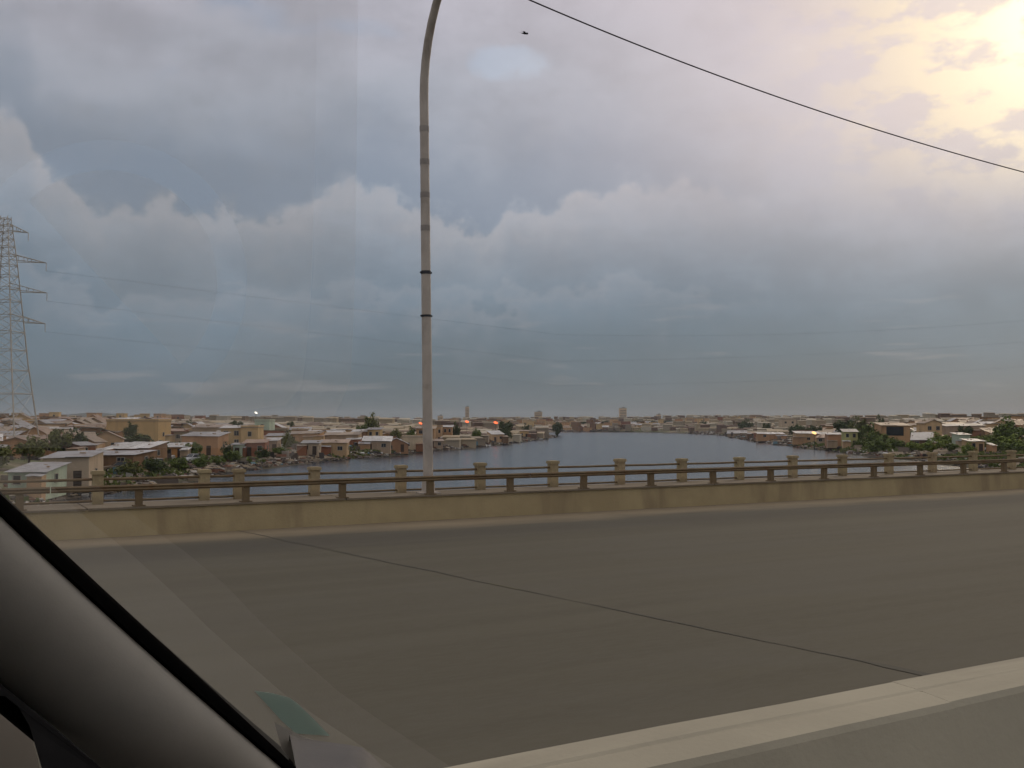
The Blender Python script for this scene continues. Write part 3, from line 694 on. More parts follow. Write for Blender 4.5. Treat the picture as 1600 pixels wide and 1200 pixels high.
def hero(label, x0, x1, ytop, ybase=None, Y=None, wall='grey block', roof='grey tin', style='shed', d_=None, rz=0.0, name='shack', cat='house', **kw):
    if Y is not None:
        while float(bank_dist((( x0 + x1) / 2 - CX) / F_PX * Y, Y)) < 4.0 and Y < 900: Y += 4.0
    loc, w_, h_ = by_px(x0, x1, ytop, ybase, Y)
    RESERVED.append((x0, x1, ytop, project(loc)[1], loc.y))
    d_ = d_ or min(max(w_ * 0.8, 3.0), 8.0); w2 = w_ / max(math.cos(rz), 0.5)
    o = house(name, loc + Vector((0, d_ / 2, 0)), rz, w2, d_, h_, wall, roof, style, label, cat, **kw)
    PLACED.append((loc.x, loc.y + d_ / 2, max(w2, d_) * 0.62)); HEROES.append((loc, w_, h_)); return o
HEROES = []
# left bank, near
hero('long yellow house with a small dark window above the trees', 167, 250, 658, Y=225, wall='yellow', style='flat', d_=7, rz=R(-4), name='yellow_house', doors=0, wins=1)
hero('cream two-storey house, tall narrow block beside a long wing', 376, 402, 668, Y=212, wall='cream', style='flat', d_=6, rz=R(3), name='cream_house', doors=0, wins=1)
hero('low cream wing adjoining the cream two-storey block', 345, 377, 667, Y=214, wall='cream', roof='pale tin', d_=5, rz=R(3), name='cream_house', doors=1, wins=1)
hero('brown timber shed with dark doorway and slanting pale roof', 285, 342, 679, Y=190, wall='tan brick', roof='grey tin', d_=6, rz=R(-3))
hero('small orange-brown shack under a bright tin roof', 254, 288, 696, ybase=718, wall='orange-brown', roof='pale tin', d_=5.5, rz=R(4))
hero('long low shack under the widest bright tin roof', 162, 236, 697, ybase=722, wall='brown timber', roof='pale tin', d_=7, rz=R(-5), pitch=0.13)
hero('open dark shelter with sagging grey sheet roof beside the pale shed', 133, 214, 709, ybase=737, wall='brown timber', roof='grey tin', d_=6, rz=R(-6), pitch=0.06)
hero('pale shed with grey tin roof at the near river edge', 62, 128, 712, ybase=764, wall='off-white', roof='grey tin', d_=7, rz=R(10), name='shed', cat='shed', pitch=0.08)
hero('pale teal shed half hidden by the car pillar', 8, 60, 733, ybase=774, wall='pale teal', roof='grey tin', d_=7, rz=R(6), name='shed', cat='shed', pitch=0.08)
hero('narrow pale teal kiosk among the dark bushes', 363, 378, 694, ybase=715, wall='pale teal', roof='grey tin', d_=2.6, name='kiosk', doors=1, wins=0, side_win=False)
hero('rust-brown sheet shack below the cream block', 380, 412, 690, ybase=713, wall='rust-brown sheet', roof='rusty tin', d_=5, rz=R(5))
hero('grey shack with dark door right of the rust-brown shack', 413, 432, 687, ybase=708, wall='grey block', roof='pale tin', d_=5, rz=R(4))
hero('flat-topped pale teal house behind the cream block', 398, 421, 658, Y=262, wall='pale teal', style='flat', d_=6, doors=0)
hero('brown block house with long roof left of the cream wing', 300, 350, 666, Y=245, wall='grey block', roof='brown tin', d_=7)
hero('small red-brown shack right of the yellow house', 254, 284, 672, Y=235, wall='rust-brown sheet', roof='rusty tin', d_=5)
hero('wide beige block house above the dark bank edge', 498, 540, 690, ybase=712, wall='beige plastered', roof='brown tin', d_=6, rz=R(4))
hero('small off-white block house beside the wide beige one', 470, 496, 691, ybase=711, wall='off-white', roof='grey tin', d_=5, rz=R(5))
hero('tan shack with brown roof behind the beige block house', 445, 500, 676, Y=252, wall='tan brick', roof='brown tin', d_=6)
hero('wide brown-roofed shack above the beige block house', 505, 560, 678, Y=262, wall='grey block', roof='brown tin', d_=6)
hero('grey-walled shack under a bright white tin roof', 566, 608, 686, ybase=706, wall='grey block', roof='pale tin', d_=6, rz=R(5), pitch=0.16)
hero('cream block house beside a grey lean-to under the tall tree', 574, 594, 670, Y=280, wall='cream', roof='grey tin', d_=5)
hero('dark grey lean-to left of the small cream block house', 550, 573, 673, Y=279, wall='brown timber', roof='pale tin', d_=5)
hero('boxy white house with flat roof on the bank by the lamp post', 628, 660, 683, ybase=704, wall='off-white', roof='pale tin', d_=6, rz=R(3), style='flat', name='white_house')
hero('tan house directly behind the lamp post', 650, 678, 668, Y=300, wall='tan brick', roof='brown tin', d_=6)
hero('pinkish low house with pale parapet right of the lamp post', 676, 690, 667, Y=310, wall='beige plastered', style='flat', d_=5)
hero('small reddish house beside the dark round tree', 692, 706, 666, Y=315, wall='tan brick', roof='pale tin', d_=5)
hero('grey shack on the bank edge right of the lamp post', 668, 690, 688, ybase=700, wall='grey block', roof='brown tin', d_=5, rz=R(8))
hero('small off-white shack with slanted bright roof by the water', 765, 783, 676, Y=330, wall='beige plastered', roof='pale tin', d_=6, rz=R(20), pitch=0.2)
hero('ochre-yellow hut on the left point of the river', 812, 826, 673, Y=430, wall='yellow', roof='brown tin', d_=5, name='hut')
hero('brown hut at the very tip of the left point', 856, 873, 674, Y=528, wall='brown timber', roof='brown tin', d_=5, name='hut')
# right bank, near
hero('plain beige box house on the right bank by the water', 1246, 1282, 676, ybase=693, wall='beige plastered', roof='pale tin', d_=6, rz=R(-4), name='beige_house', doors=0, wins=1)
hero('lime green shack under a slanting grey roof', 1322, 1342, 673, Y=275, wall='lime green', roof='grey tin', d_=5, rz=R(-10), pitch=0.15)
hero('pink-brown shack with pale roof left of the lime green one', 1296, 1330, 678, Y=262, wall='tan brick', roof='pale tin', d_=5, rz=R(-8))
ob_ = hero('brown block house with one big dark opening', 1378, 1422, 663, Y=262, wall='tan brick', roof='brown tin', d_=6, rz=R(-3), doors=0, wins=0, annex=False)
oh_ = by_px(1378, 1422, 663, None, 262)[2]; q = MB(); q.box((-0.2, -3.01, oh_ - 1.75), (4.4, 0.10, 2.3)); q.build('opening', 'dark_glass', ob_)
hero('low shack under the brightest slanted white roof', 1436, 1462, 682, Y=240, wall='brown timber', roof='pale tin', d_=6, rz=R(-24), pitch=0.28)
hero('tall shed with two dark doorways and arched roof', 1446, 1472, 661, Y=268, wall='beige plastered', roof='brown tin', style='gable', d_=6, pitch=0.2, name='shed', cat='shed', doors=2, wins=0)
hero('small pale teal hut in the bushes of the right bank', 1499, 1516, 678, Y=232, wall='pale teal', roof='pale tin', d_=4, name='hut')
hero('cream shack in the green of the right bank', 1516, 1538, 688, Y=210, wall='beige plastered', roof='pale tin', d_=4)
hero('low grey house behind the pale teal hut', 1480, 1540, 664, Y=285, wall='grey block', roof='grey tin', d_=6)
hero('red-roofed shack near the water on the right bank', 1172, 1186, 676, Y=330, wall='rust-brown sheet', roof='rusty tin', d_=5)
hero('tan shack under wide pale roof near the right shore', 1186, 1226, 677, Y=322, wall='tan brick', roof='pale tin', d_=6, rz=R(-5))
hero('grey shack with sloping roof at the right shore corner', 1140, 1168, 677, Y=390, wall='grey block', roof='grey tin', d_=7, rz=R(-15), pitch=0.2)
hero('white house highest on the right bank skyline', 1222, 1244, 656, Y=520, wall='off-white', style='flat', d_=7)
for lo, w_, h_ in sorted(HEROES, key=lambda q: q[0].y): mark(lo, w_, h_)

# far towers in the haze
for k, (px, w_px, ytop, Y, lab) in enumerate(((730, 6, 636, 2300, 'slim pale tower far off left of the faint hill end'), (841, 12, 644, 2100, 'broad pale tower block far behind the left point'), (973, 11, 638, 2200, 'tallest pale tower block on the far skyline'), (1029, 7, 648, 2300, 'small pale tower just right of the tallest one'), (688, 8, 650, 2000, 'low pale block on the skyline right of the lamp post'))):
    p = at(px, ytop, Y); bw = w_px / F_PX * Y; g = h1(p.x, Y); hh = p.z - g
    root = empty('tower_block', (p.x, Y, g)); tag(root, lab, 'tower')
    m = MB(); m.box((0, 0, hh / 2), (bw, bw * 0.8, hh)); m.build('wall', 'wall beige plastered', root)
    m = MB(); m.box((0, 0, hh + 0.4), (bw * 1.04, bw * 0.84, 0.8)); m.box((bw * 0.1, 0, hh + 1.9), (bw * 0.35, bw * 0.3, 2.2)); m.build('roof', 'roof concrete', root)
    fl = int(hh / 3.4)
    for i in range(1, fl):
        q = MB(); q.box((0, -bw * 0.4 - 0.05, i * 3.4), (bw * 0.86, 0.12, 1.2)); q.build('window_band', 'dark_glass', root)

# ------------------------------------------------------------------ vegetation
def leaf_crown(n_clump, leaves, spread, leaf, seed, squash=0.8, flat=False):
    r = random.Random(seed); m = MB()
    cl = []
    for k in range(n_clump):
        while True:
            v = Vector((r.uniform(-1, 1), r.uniform(-1, 1), r.uniform(-1, 1)))
            if v.length < 1: break
        v = v * (0.45 + 0.4 * v.length) 
        cl.append((Vector((v.x, v.y, v.z * squash)), r.uniform(0.22, 0.42)))
    for c, rad in cl:
        for j in range(leaves):
            g = Vector((r.gauss(0, 1), r.gauss(0, 1), r.gauss(0, 1))); g = g.normalized() * rad * r.uniform(0.45, 1.08)
            p = c + g
            nrm = (g.normalized() + Vector((r.uniform(-.7, .7), r.uniform(-.7, .7), r.uniform(-.2, .9)))).normalized()
            a = nrm.orthogonal().normalized(); a.rotate(Matrix.Rotation(r.uniform(0, 6.28), 3, nrm)); b = nrm.cross(a)
            L = leaf * r.uniform(0.6, 1.3); wd = L * r.uniform(0.4, 0.7)
            m.add([p - a * L, p - b * wd + nrm * 0.02, p + a * L, p + b * wd + nrm * 0.02], [(0, 1, 2, 3)])
    me = bpy.data.meshes.new('crown'); me.from_pydata(m.v, [], m.f); return me
def trunk_mesh(seed, h=1.0, limbs=6):
    r = random.Random(seed); m = MB()
    m.tube([(0, 0, -0.06), (0.01, 0, h * 0.3), (0.03, 0.02, h * 0.62), (0.0, 0.03, h * 0.95)], [0.05, 0.042, 0.032, 0.012], 7)
    for k in range(limbs):
        a = r.uniform(0, 6.28); z0 = h * r.uniform(0.4, 0.7); L = r.uniform(0.22, 0.36)
        m.tube([(0.02, 0.01, z0), (math.cos(a) * L * 0.5, math.sin(a) * L * 0.5, z0 + 0.10), (math.cos(a) * L, math.sin(a) * L, z0 + 0.24)], [0.022, 0.014, 0.005], 5)
    return m.mesh('trunk')
CROWNS = [leaf_crown(26, 46, 1, 0.115, s, q) for s, q in ((1, 0.8), (2, 0.95), (3, 0.7))]
TRUNKS = [trunk_mesh(s) for s in (1, 2, 3)]
for t_ in TRUNKS: t_.materials.append(MATS['bark'])
COPIES = {}
def crown_with(i, mat):
    k = (i, mat)
    if k not in COPIES:
        c = CROWNS[i].copy(); c.materials.append(MATS[mat]); COPIES[k] = c
    return COPIES[k]
def tree(loc, h_, wd, label, mat='leaf_dark', kind=0, group='trees among the houses', name='tree', trunk_frac=0.35):
    root = empty(name, loc, rng.uniform(0, 6.28)); tag(root, label, 'tree' if name == 'tree' else 'bush', group)
    cr = link('crown' if name == 'tree' else 'foliage', crown_with(kind, mat), None, root)
    ch = h_ * (1 - trunk_frac); cr.scale = (wd / 2 / 0.95, wd / 2 / 0.95, ch / 2 / 0.85); cr.location = (0, 0, h_ - ch / 2)
    tr = link('trunk' if name == 'tree' else 'stem', TRUNKS[kind], None, root); tr.scale = (h_ * 0.8, h_ * 0.8, h_ * 0.78)
    return root
def tree_px(x0, x1, ytop, Y, label, mat='leaf_dark', kind=0, **kw):
    p = at((x0 + x1) / 2, ytop, Y); g = h1(p.x, Y)
    RESERVED.append((x0, x1, ytop, project((p.x, Y, g))[1], Y)); PLACED.append((p.x, Y, (x1 - x0) / F_PX * Y * 0.2))
    return tree((p.x, Y, g - 0.1), max(p.z - g, 1.0), (x1 - x0) / F_PX * Y, label, mat, kind, **kw)
T = tree_px
T(192, 216, 659, 205, 'tall dark tree in front of the yellow house', 'leaf_dark', 1)
T(146, 186, 672, 200, 'broad dark tree left of the tall one below the yellow house', 'leaf_dark', 0, trunk_frac=0.15)
T(186, 236, 675, 196, 'low spreading dark tree below the yellow house window', 'leaf_dark', 2, trunk_frac=0.12)
T(236, 264, 688, 168, 'round dark tree beside the bright tin roof', 'leaf_dark', 1, trunk_frac=0.2)
T(288, 316, 687, 174, 'green tree standing behind the parked white car', 'leaf_green', 0, trunk_frac=0.2)
T(344, 364, 690, 172, 'dark bushy tree left of the teal kiosk', 'leaf_dark', 1, trunk_frac=0.15)
T(70, 112, 664, 150, 'broad olive tree above the pale shed', 'leaf_olive', 0, trunk_frac=0.2)
T(20, 72, 678, 140, 'olive tree against the pylon foot', 'leaf_olive', 2, trunk_frac=0.15)
T(98, 140, 668, 160, 'dark olive tree right of the broad olive tree', 'leaf_dark', 1, trunk_frac=0.15)
T(-40, 22, 684, 128, 'olive tree cut by the picture edge over the teal shed', 'leaf_olive', 1, trunk_frac=0.15)
T(290, 304, 655, 320, 'small dark tree on the skyline right of the yellow house', 'leaf_dark', 1)
T(358, 380, 655, 300, 'dark tree on the skyline above the cream wing', 'leaf_dark', 0)
T(332, 352, 664, 260, 'green tree beside the cream wing', 'leaf_green', 0)
T(448, 462, 656, 320, 'tiny dark tree on the skyline right of the cream house', 'leaf_dark', 0)
T(438, 462, 672, 225, 'olive tree among the brown shacks', 'leaf_olive', 1, trunk_frac=0.2)
T(568, 594, 645, 300, 'tallest tree on the left bank skyline', 'leaf_olive', 1, trunk_frac=0.25)
T(556, 576, 660, 295, 'lower bright green tree beside the tallest tree', 'leaf_green', 0, trunk_frac=0.2)
T(610, 630, 668, 285, 'olive tree left of the boxy white house', 'leaf_olive', 2, trunk_frac=0.2)
T(634, 650, 666, 300, 'green tree behind the boxy white house', 'leaf_green', 1, trunk_frac=0.2)
T(704, 721, 659, 322, 'dark round tree right of the reddish house', 'leaf_dark', 1, trunk_frac=0.2)
T(776, 804, 655, 420, 'wide dark tree behind the bank near the river point', 'leaf_dark', 0, trunk_frac=0.2)
T(735, 752, 668, 340, 'green tree by the small shacks along the bank', 'leaf_green', 2, trunk_frac=0.2)
T(784, 800, 666, 380, 'dark tree just above the water shacks', 'leaf_dark', 2, trunk_frac=0.2)
T(815, 828, 661, 470, 'small dark tree behind the ochre-yellow hut', 'leaf_dark', 1, trunk_frac=0.2)
T(863, 880, 656, 620, 'small dark tree behind the tip of the left point', 'leaf_dark', 0, trunk_frac=0.2)
T(1300, 1340, 652, 330, 'wide dark tree at the start of the right bank grove', 'leaf_dark', 0, trunk_frac=0.2)
T(1326, 1356, 650, 318, 'second tree of the right bank grove', 'leaf_olive', 1, trunk_frac=0.2)
T(1348, 1386, 655, 296, 'largest green tree of the right bank grove', 'leaf_green', 0, trunk_frac=0.12)
T(1366, 1382, 648, 300, 'slim tree sticking out at the end of the grove', 'leaf_dark', 1, trunk_frac=0.25)
T(1352, 1392, 668, 262, 'low spreading tree in front of the grove', 'leaf_green', 2, trunk_frac=0.08)
T(1436, 1456, 656, 272, 'bright olive tree hugging the arched shed', 'leaf_olive', 1, trunk_frac=0.2)
T(1494, 1522, 662, 250, 'dark tree behind the pale teal hut', 'leaf_dark', 0, trunk_frac=0.2)
T(1550, 1594, 650, 225, 'big dark green tree near the right edge', 'leaf_green', 1, trunk_frac=0.15)
T(1586, 1640, 660, 228, 'green tree cut by the right picture edge', 'leaf_green', 0, trunk_frac=0.15)
T(1230, 1262, 661, 400, 'dark low trees behind the beige box house', 'leaf_dark', 2, trunk_frac=0.1)
T(1262, 1284, 662, 395, 'dark tree right behind the beige box house', 'leaf_dark', 0, trunk_frac=0.1)
for i, (a, b, yt, Y) in enumerate(((985, 1005, 656, 960), (1010, 1028, 657, 980), (1036, 1052, 656, 940), (940, 952, 657, 950), (1150, 1180, 655, 620), (905, 918, 658, 930), (1190, 1206, 659, 560), (1090, 1106, 657, 800))):
    T(a, b, yt, Y, f'small dark tree on the far skyline, {ORD[sorted([985, 1010, 1036, 940, 1150, 905, 1190, 1090]).index(a)]} from the left', 'leaf_dark', i % 3, trunk_frac=0.15)
# bushes along the banks, each its own plant
bpx = [(298, 330, 731), (330, 352, 727), (352, 380, 722), (395, 425, 717), (425, 452, 712), (180, 222, 744), (222, 262, 740), (262, 296, 736), (110, 160, 752), (590, 606, 706), (700, 712, 694),
       (1300, 1326, 697), (1330, 1352, 699), (1352, 1384, 701), (1384, 1416, 703), (1416, 1440, 704), (1440, 1474, 707), (1474, 1500, 706), (1540, 1572, 706), (1572, 1606, 708), (1500, 1526, 709), (1286, 1304, 693), (1400, 1430, 696), (1470, 1496, 697), (1316, 1352, 692), (1392, 1432, 690), (1446, 1484, 700), (1528, 1566, 698), (1560, 1604, 701), (1352, 1392, 706)]
lb = rb = 0
for i, (a, b, yb) in enumerate(sorted(bpx)):
    g = on_ground((a + b) / 2, yb)
    if g is None: continue
    wd = (b - a) / F_PX * g.y; left = a < 1000
    if left: lb += 1; k = lb
    else: rb += 1; k = rb
    mt = rng.choice(('leaf_green', 'leaf_olive', 'leaf_green', 'leaf_dark')) if left else rng.choice(('leaf_bright', 'leaf_bright', 'leaf_green'))
    tree(g, rng.uniform(0.45, 0.62) * wd + 0.3, wd, f'low green bush on the {"left" if left else "right"} river bank, {ORD[k - 1]} from the left', mt, i % 3, 'low bushes on the river banks', 'bush', 0.05)

# the crowd of smaller shacks
ORD = ['first', 'second', 'third', 'fourth', 'fifth', 'sixth', 'seventh', 'eighth', 'ninth', 'tenth', 'eleventh', 'twelfth', 'thirteenth', 'fourteenth', 'fifteenth', 'sixteenth', 'seventeenth', 'eighteenth', 'nineteenth', 'twentieth']
ORD += ['twenty-' + o for o in ORD[:9]] + ['thirtieth'] + ['thirty-' + o for o in ORD[:9]]
walls = ['grey block', 'beige plastered', 'tan brick', 'brown timber', 'rust-brown sheet', 'off-white', 'cream', 'tan brick', 'beige plastered', 'tan brick']
roofs = ['grey tin', 'pale tin', 'rusty tin', 'brown tin', 'brown tin', 'rusty tin', 'brown tin', 'grey tin']
zones = [('left bank', 1, lambda: (rng.uniform(-150, 22), rng.uniform(150, 545)), 12000, 105), ('left slope', 2, lambda: (rng.uniform(-420, 25), rng.uniform(420, 1100)), 3600, 40),
         ('far shore', 3, lambda: (rng.uniform(-60, 330), rng.uniform(850, 1250)), 5000, 75), ('right bank', 4, lambda: (rng.uniform(80, 520), rng.uniform(225, 860)), 11000, 80)]
cands = []
for zname, zi, f, n, quota in zones:
    for k in range(n):
        x, y = f()
        if abs(x) > 0.53 * y: continue
        if zi == 2 and y < 560 and x > -150: continue
        if float(bank_dist(x, y)) < (2.8 if zi != 4 else 8.0): continue
        cands.append((y, x, zname, zi))
cands.sort()
rows, spare, got = [], [], {}
quotas = {z[1]: z[4] for z in zones}
for y, x, zname, zi in cands:
    w_ = rng.uniform(2.6, 5.4) * (1.0 + 0.45 * min(1, y / 700)); d_ = rng.uniform(3, 5.2); h_ = rng.uniform(1.9, 2.7)
    if y > 480 and rng.random() < 0.10: h_ = rng.uniform(4.4, 5.2)
    rad = max(w_, d_) * 0.5
    if any((x - a) ** 2 + (y - b) ** 2 < (rad + c) ** 2 for a, b, c in PLACED): continue
    z = h1(x, y); x0, yb = project((x - w_ / 2, y, z)); x1, yt = project((x + w_ / 2, y, z + h_))
    if (zi == 4 and yb > 694) or (zi == 1 and yb > 722): continue
    if any(y < Y_ and min(x1, b) - max(x0, a) > 0.2 * min(b - a, x1 - x0) and yt < t_ + 0.5 * (g_ - t_) for a, b, t_, g_, Y_ in RESERVED): continue
    cols = range(int(x0), int(x1) + 1)
    vis = sum(1 for c in cols if COLMIN.get(c, 2000) - yt > 1.6) / max(1, len(cols))
    if vis < 0.42: continue
    for c in cols: COLMIN[c] = min(COLMIN.get(c, 2000), yt)
    PLACED.append((x, y, rad)); got[zi] = got.get(zi, 0) + 1
    (rows if got[zi] <= quotas[zi] else spare).append([x, y, z, w_, d_, h_, zname, zi, (x0 + x1) / 2])
rows.sort(key=lambda r: r[8]); counts = {}
for x, y, z, w_, d_, h_, zname, zi, cxp in rows:
    wl, rf = rng.choice(walls), rng.choice(roofs)
    st = 'flat' if (h_ > 4 or rng.random() < 0.10) else ('gable' if rng.random() < 0.26 else 'shed')
    rfn = 'flat' if st == 'flat' else rf + (' gabled' if st == 'gable' else '')
    kd = 'house' if h_ > 4 else 'shack'
    key = (wl, rfn, kd, zname); counts[key] = counts.get(key, 0) + 1
    lab = f'{wl} {kd} with {rfn} roof, {ORD[counts[key] - 1]} such from the left, {zname}'
    near = y < 360
    house(kd, (x, y, z), rng.uniform(-0.45, 0.45) + (0.12 if zi < 3 else -0.15), w_, d_, h_, wl, rf, st, lab, 'house',
          f'small houses on the {zname}', doors=1 if y < 600 else 0, wins=1 if y < 420 else 0, detail=near, pitch=rng.uniform(0.08, 0.32) * rng.choice((1, 1, -1)) if st == 'shed' else rng.uniform(0.12, 0.3), side_win=near)
sw_, sr_ = MB(), MB()
for x, y, z, w_, d_, h_, zname, zi, cxp in spare:          # the many farther ones that merge into one mass
    a = rng.uniform(-.5, .5); sw_.box((x, y, z + h_ / 2 - 0.3), (w_, d_, h_ + 0.6), rz=a)
    sr_.box((x, y, z + h_ + 0.04), (w_ + 0.6, d_ + 0.6, 0.07), M=Matrix.Rotation(a, 3, 'Z') @ Matrix.Rotation(rng.uniform(0.03, 0.2), 3, 'X'))
far_town = sw_.build('shanty_town', 'debris_walls'); tag(far_town, 'mass of far shacks behind the others', 'shanty town', kind='stuff')
sr_.build('roof', 'debris_walls', far_town)['kind'] = 'stuff'
print('crowd houses', len(rows), 'spare', len(spare), got)

# grass tufts and rubble: too many to count
def scatter_points(n, f):
    out = []
    while len(out) < n:
        x, y = f()
        d = float(bank_dist(x, y))
        if d > 0.3: out.append((x, y, d))
    return out
gm = MB(); r2 = random.Random(3)
def gpos():
    if r2.random() < 0.62: y = r2.uniform(165, 330); return (np.interp(y, RB[:, 0], RB[:, 1]) + r2.uniform(1, 45), y)
    y = r2.uniform(85, 260); return (np.interp(y, LB[:, 0], LB[:, 1]) - r2.uniform(1, 40), y)
for x, y, d in scatter_points(16000, gpos):
    if mnoise.noise(Vector((x * 0.07, y * 0.05, 0))) < (-0.12 if x > 0 else 0.10): continue
    z = h1(x, y)
    for k in range(3):
        a = r2.uniform(0, 6.28); L = r2.uniform(0.25, 0.75); wd = r2.uniform(0.15, 0.4); dx_, dy_ = math.cos(a) * wd, math.sin(a) * wd; lx, ly = r2.uniform(-.3, .3), r2.uniform(-.3, .3)
        gm.add([(x - dx_, y - dy_, z - 0.05), (x + dx_, y + dy_, z - 0.05), (x + lx + dx_ * 0.4, y + ly + dy_ * 0.4, z + L), (x + lx - dx_ * 0.6, y + ly - dy_ * 0.6, z + L * 0.8)], [(0, 1, 2, 3)])
me = bpy.data.meshes.new('grass'); me.from_pydata(gm.v, [], gm.f); tag(link('grass', me, 'grass_blades'), 'rough green grass on the river banks', 'grass', kind='stuff')
dm = MB()
def dpos():
    u = r2.random(); e = min(r2.expovariate(1 / 3.5), 18)
    if u < 0.5: y = 90 + 470 * r2.random() ** 1.5; return (np.interp(y, LB[:, 0], LB[:, 1]) - e, y)
    if u < 0.85: y = 120 + 600 * r2.random() ** 1.5; return (np.interp(y, RB[:, 0], RB[:, 1]) + e, y)
    return (r2.uniform(30, 125), 848 + e * 2)
for x, y, d in scatter_points(9500, dpos):
    z = h1(x, y); s = r2.uniform(0.15, 0.5) * (1 + y / 500)
    M = Matrix.Rotation(r2.uniform(0, 6.28), 3, 'Z') @ Matrix.Rotation(r2.uniform(-.5, .5), 3, 'X')
    dm.box((x, y, z + s * 0.12), (s * r2.uniform(0.6, 2.2), s * r2.uniform(0.5, 1.2), s * r2.uniform(0.15, 0.7)), M=M)
def ypos():
    u = r2.random()
    if u < 0.5: return (r2.uniform(-120, 20), r2.uniform(110, 560))
    return (r2.uniform(82, 330), r2.uniform(180, 700))
for x, y, d in scatter_points(9000, ypos):
    if any((x - a) ** 2 + (y - b) ** 2 < (c * 0.9) ** 2 for a, b, c in PLACED[:60]): continue
    z = h1(x, y); s = r2.uniform(0.25, 0.8) * (1 + y / 600)
    if r2.random() < 0.16:                                  # leaning sheets, fences and crates
        M = Matrix.Rotation(r2.uniform(-.7, .7), 3, 'Z') @ Matrix.Rotation(r2.uniform(-.35, .35), 3, 'X'); hh = r2.uniform(0.7, 1.5)
        dm.box((x, y, z + hh * 0.42), (r2.uniform(0.8, 2.8), r2.choice((0.05, 0.05, 0.8)), hh), M=M); continue
    M = Matrix.Rotation(r2.uniform(0, 6.28), 3, 'Z') @ Matrix.Rotation(r2.uniform(-.4, .4), 3, 'X')
    dm.box((x, y, z + s * 0.12), (s * r2.uniform(0.6, 2.6), s * r2.uniform(0.5, 1.2), s * r2.uniform(0.15, 0.9)), M=M)
tag(dm.build('rubble', 'debris_mix'), 'rubble, planks and litter heaped along the river banks', 'rubble', kind='stuff')

# ------------------------------------------------------------------ vehicles on the left bank
def parked_car(px, py_, rz, paint, label, kind='sedan'):
    g = on_ground(px, py_); root = empty('parked_car', g + Vector((0, 0, 0.02)), rz); tag(root, label, 'car', 'vehicles parked on the left bank')
    L, Wd = (4.1, 1.65) if kind == 'sedan' else (4.6, 1.8)
    if kind == 'sedan': pr = [(-2.05, .35), (-2.03, .72), (-1.35, .84), (-0.62, .90), (0.95, .92), (1.95, .86), (2.05, .62), (2.05, .35)]; cab = [(-0.75, .89), (-0.15, 1.38), (0.85, 1.40), (1.45, .90)]
    else: pr = [(-2.3, .45), (-2.28, .95), (-1.5, 1.06), (-0.9, 1.10), (2.25, 1.05), (2.3, .45)]; cab = [(-1.05, 1.08), (-0.6, 1.72), (2.0, 1.74), (2.22, 1.05)]
    m = MB(); m.prism(pr, -Wd / 2, Wd / 2); body = m.build('body', paint, root)
    md = body.modifiers.new('bevel', 'BEVEL'); md.width = 0.09; md.segments = 2
    m = MB(); n = len(cab); vs = [(x, -Wd / 2 + 0.06 + (0.16 if z > 1.2 else 0), z) for x, z in cab] + [(x, Wd / 2 - 0.06 - (0.16 if z > 1.2 else 0), z) for x, z in cab]
    m.add(vs, [(0, 1, 2, 3), (7, 6, 5, 4)] + [((i + 1) % 4, i, 4 + i, 4 + (i + 1) % 4) for i in range(4)]); m.build('windows', 'dark_glass', root)
    m = MB(); zt = cab[1][1]; m.box(((cab[1][0] + cab[2][0]) / 2, 0, zt + 0.03), (cab[2][0] - cab[1][0] + 0.12, Wd - 0.34, 0.07)); ro = m.build('roof', paint, root)
    for sy in (-1, 1):
        m = MB(); m.tube([(cab[0][0], sy * (Wd / 2 - 0.08), cab[0][1]), (cab[1][0], sy * (Wd / 2 - 0.23), cab[1][1])], 0.045, 6); m.build('pillar', paint, root)
        m = MB(); m.box((-L / 2 + 0.0, sy * (Wd / 2 - 0.28), 0.66 if kind == 'sedan' else 0.86), (0.08, 0.34, 0.15)); m.build('headlight', 'headlight_lens', root)
        for x in (-L * 0.31, L * 0.31):
            m = MB(); m.tube([(x, sy * (Wd / 2 - 0.18), 0.31), (x, sy * (Wd / 2 + 0.02), 0.31)], 0.31, 14); wh = m.build('wheel', 'tyre_black', root)
            m = MB(); m.tube([(x, sy * (Wd / 2 + 0.0), 0.31), (x, sy * (Wd / 2 + 0.035), 0.31)], 0.17, 10); m.build('rim', 'frame_paint', wh)
    m = MB(); m.box((-L / 2 - 0.02, 0, 0.42), (0.12, Wd - 0.1, 0.16)); m.build('bumper', 'dash_plastic', root)
    return root
parked_car(300, 723, R(62), 'car_white', 'white car parked facing the river in front of the green tree')
parked_car(229, 737, R(48), 'car_cream', 'pale van parked on the bank below the round dark tree', 'van')
parked_car(184, 738, R(30), 'car_brown', 'brown car parked beside the open dark shelter')

# lit lamps among the houses, and a sun glint in the same form
def lamp(px, py_, Y, mat, label, r_=0.35):
    p = at(px, py_, Y); g = h1(p.x, Y); root = empty('lamp_or_glint', (p.x, Y, g)); tag(root, label, 'lamp')
    m = MB(); m.tube([(0, 0, -0.3), (0, 0, p.z - g - 0.1)], 0.06, 6); m.build('pole', 'dark_band', root)
    m = MB(); m.tube([(-r_ * 1.3, 0, p.z - g + 0.22), (-r_ * 0.4, 0, p.z - g + 0.1), (r_ * 0.5, 0, p.z - g - 0.06), (r_ * 1.3, 0, p.z - g - 0.22)], [r_ * 0.35, r_ * 0.75, r_ * 0.75, r_ * 0.35], 8); m.build('glow_shape', mat, root, True)
lamp(657, 661.5, 330, 'lamp_red', 'small glowing red lamp right beside the lamp post', 0.4)
lamp(729.5, 659, 380, 'lamp_red', 'glowing red lamp on the skyline above the bank houses', 0.5)
lamp(774.5, 660.5, 380, 'lamp_red', 'brightest glowing red lamp, left of the wide dark tree', 0.55)
lamp(400, 645, 300, 'lamp_white', 'small white lamp shining above the cream house', 0.3)
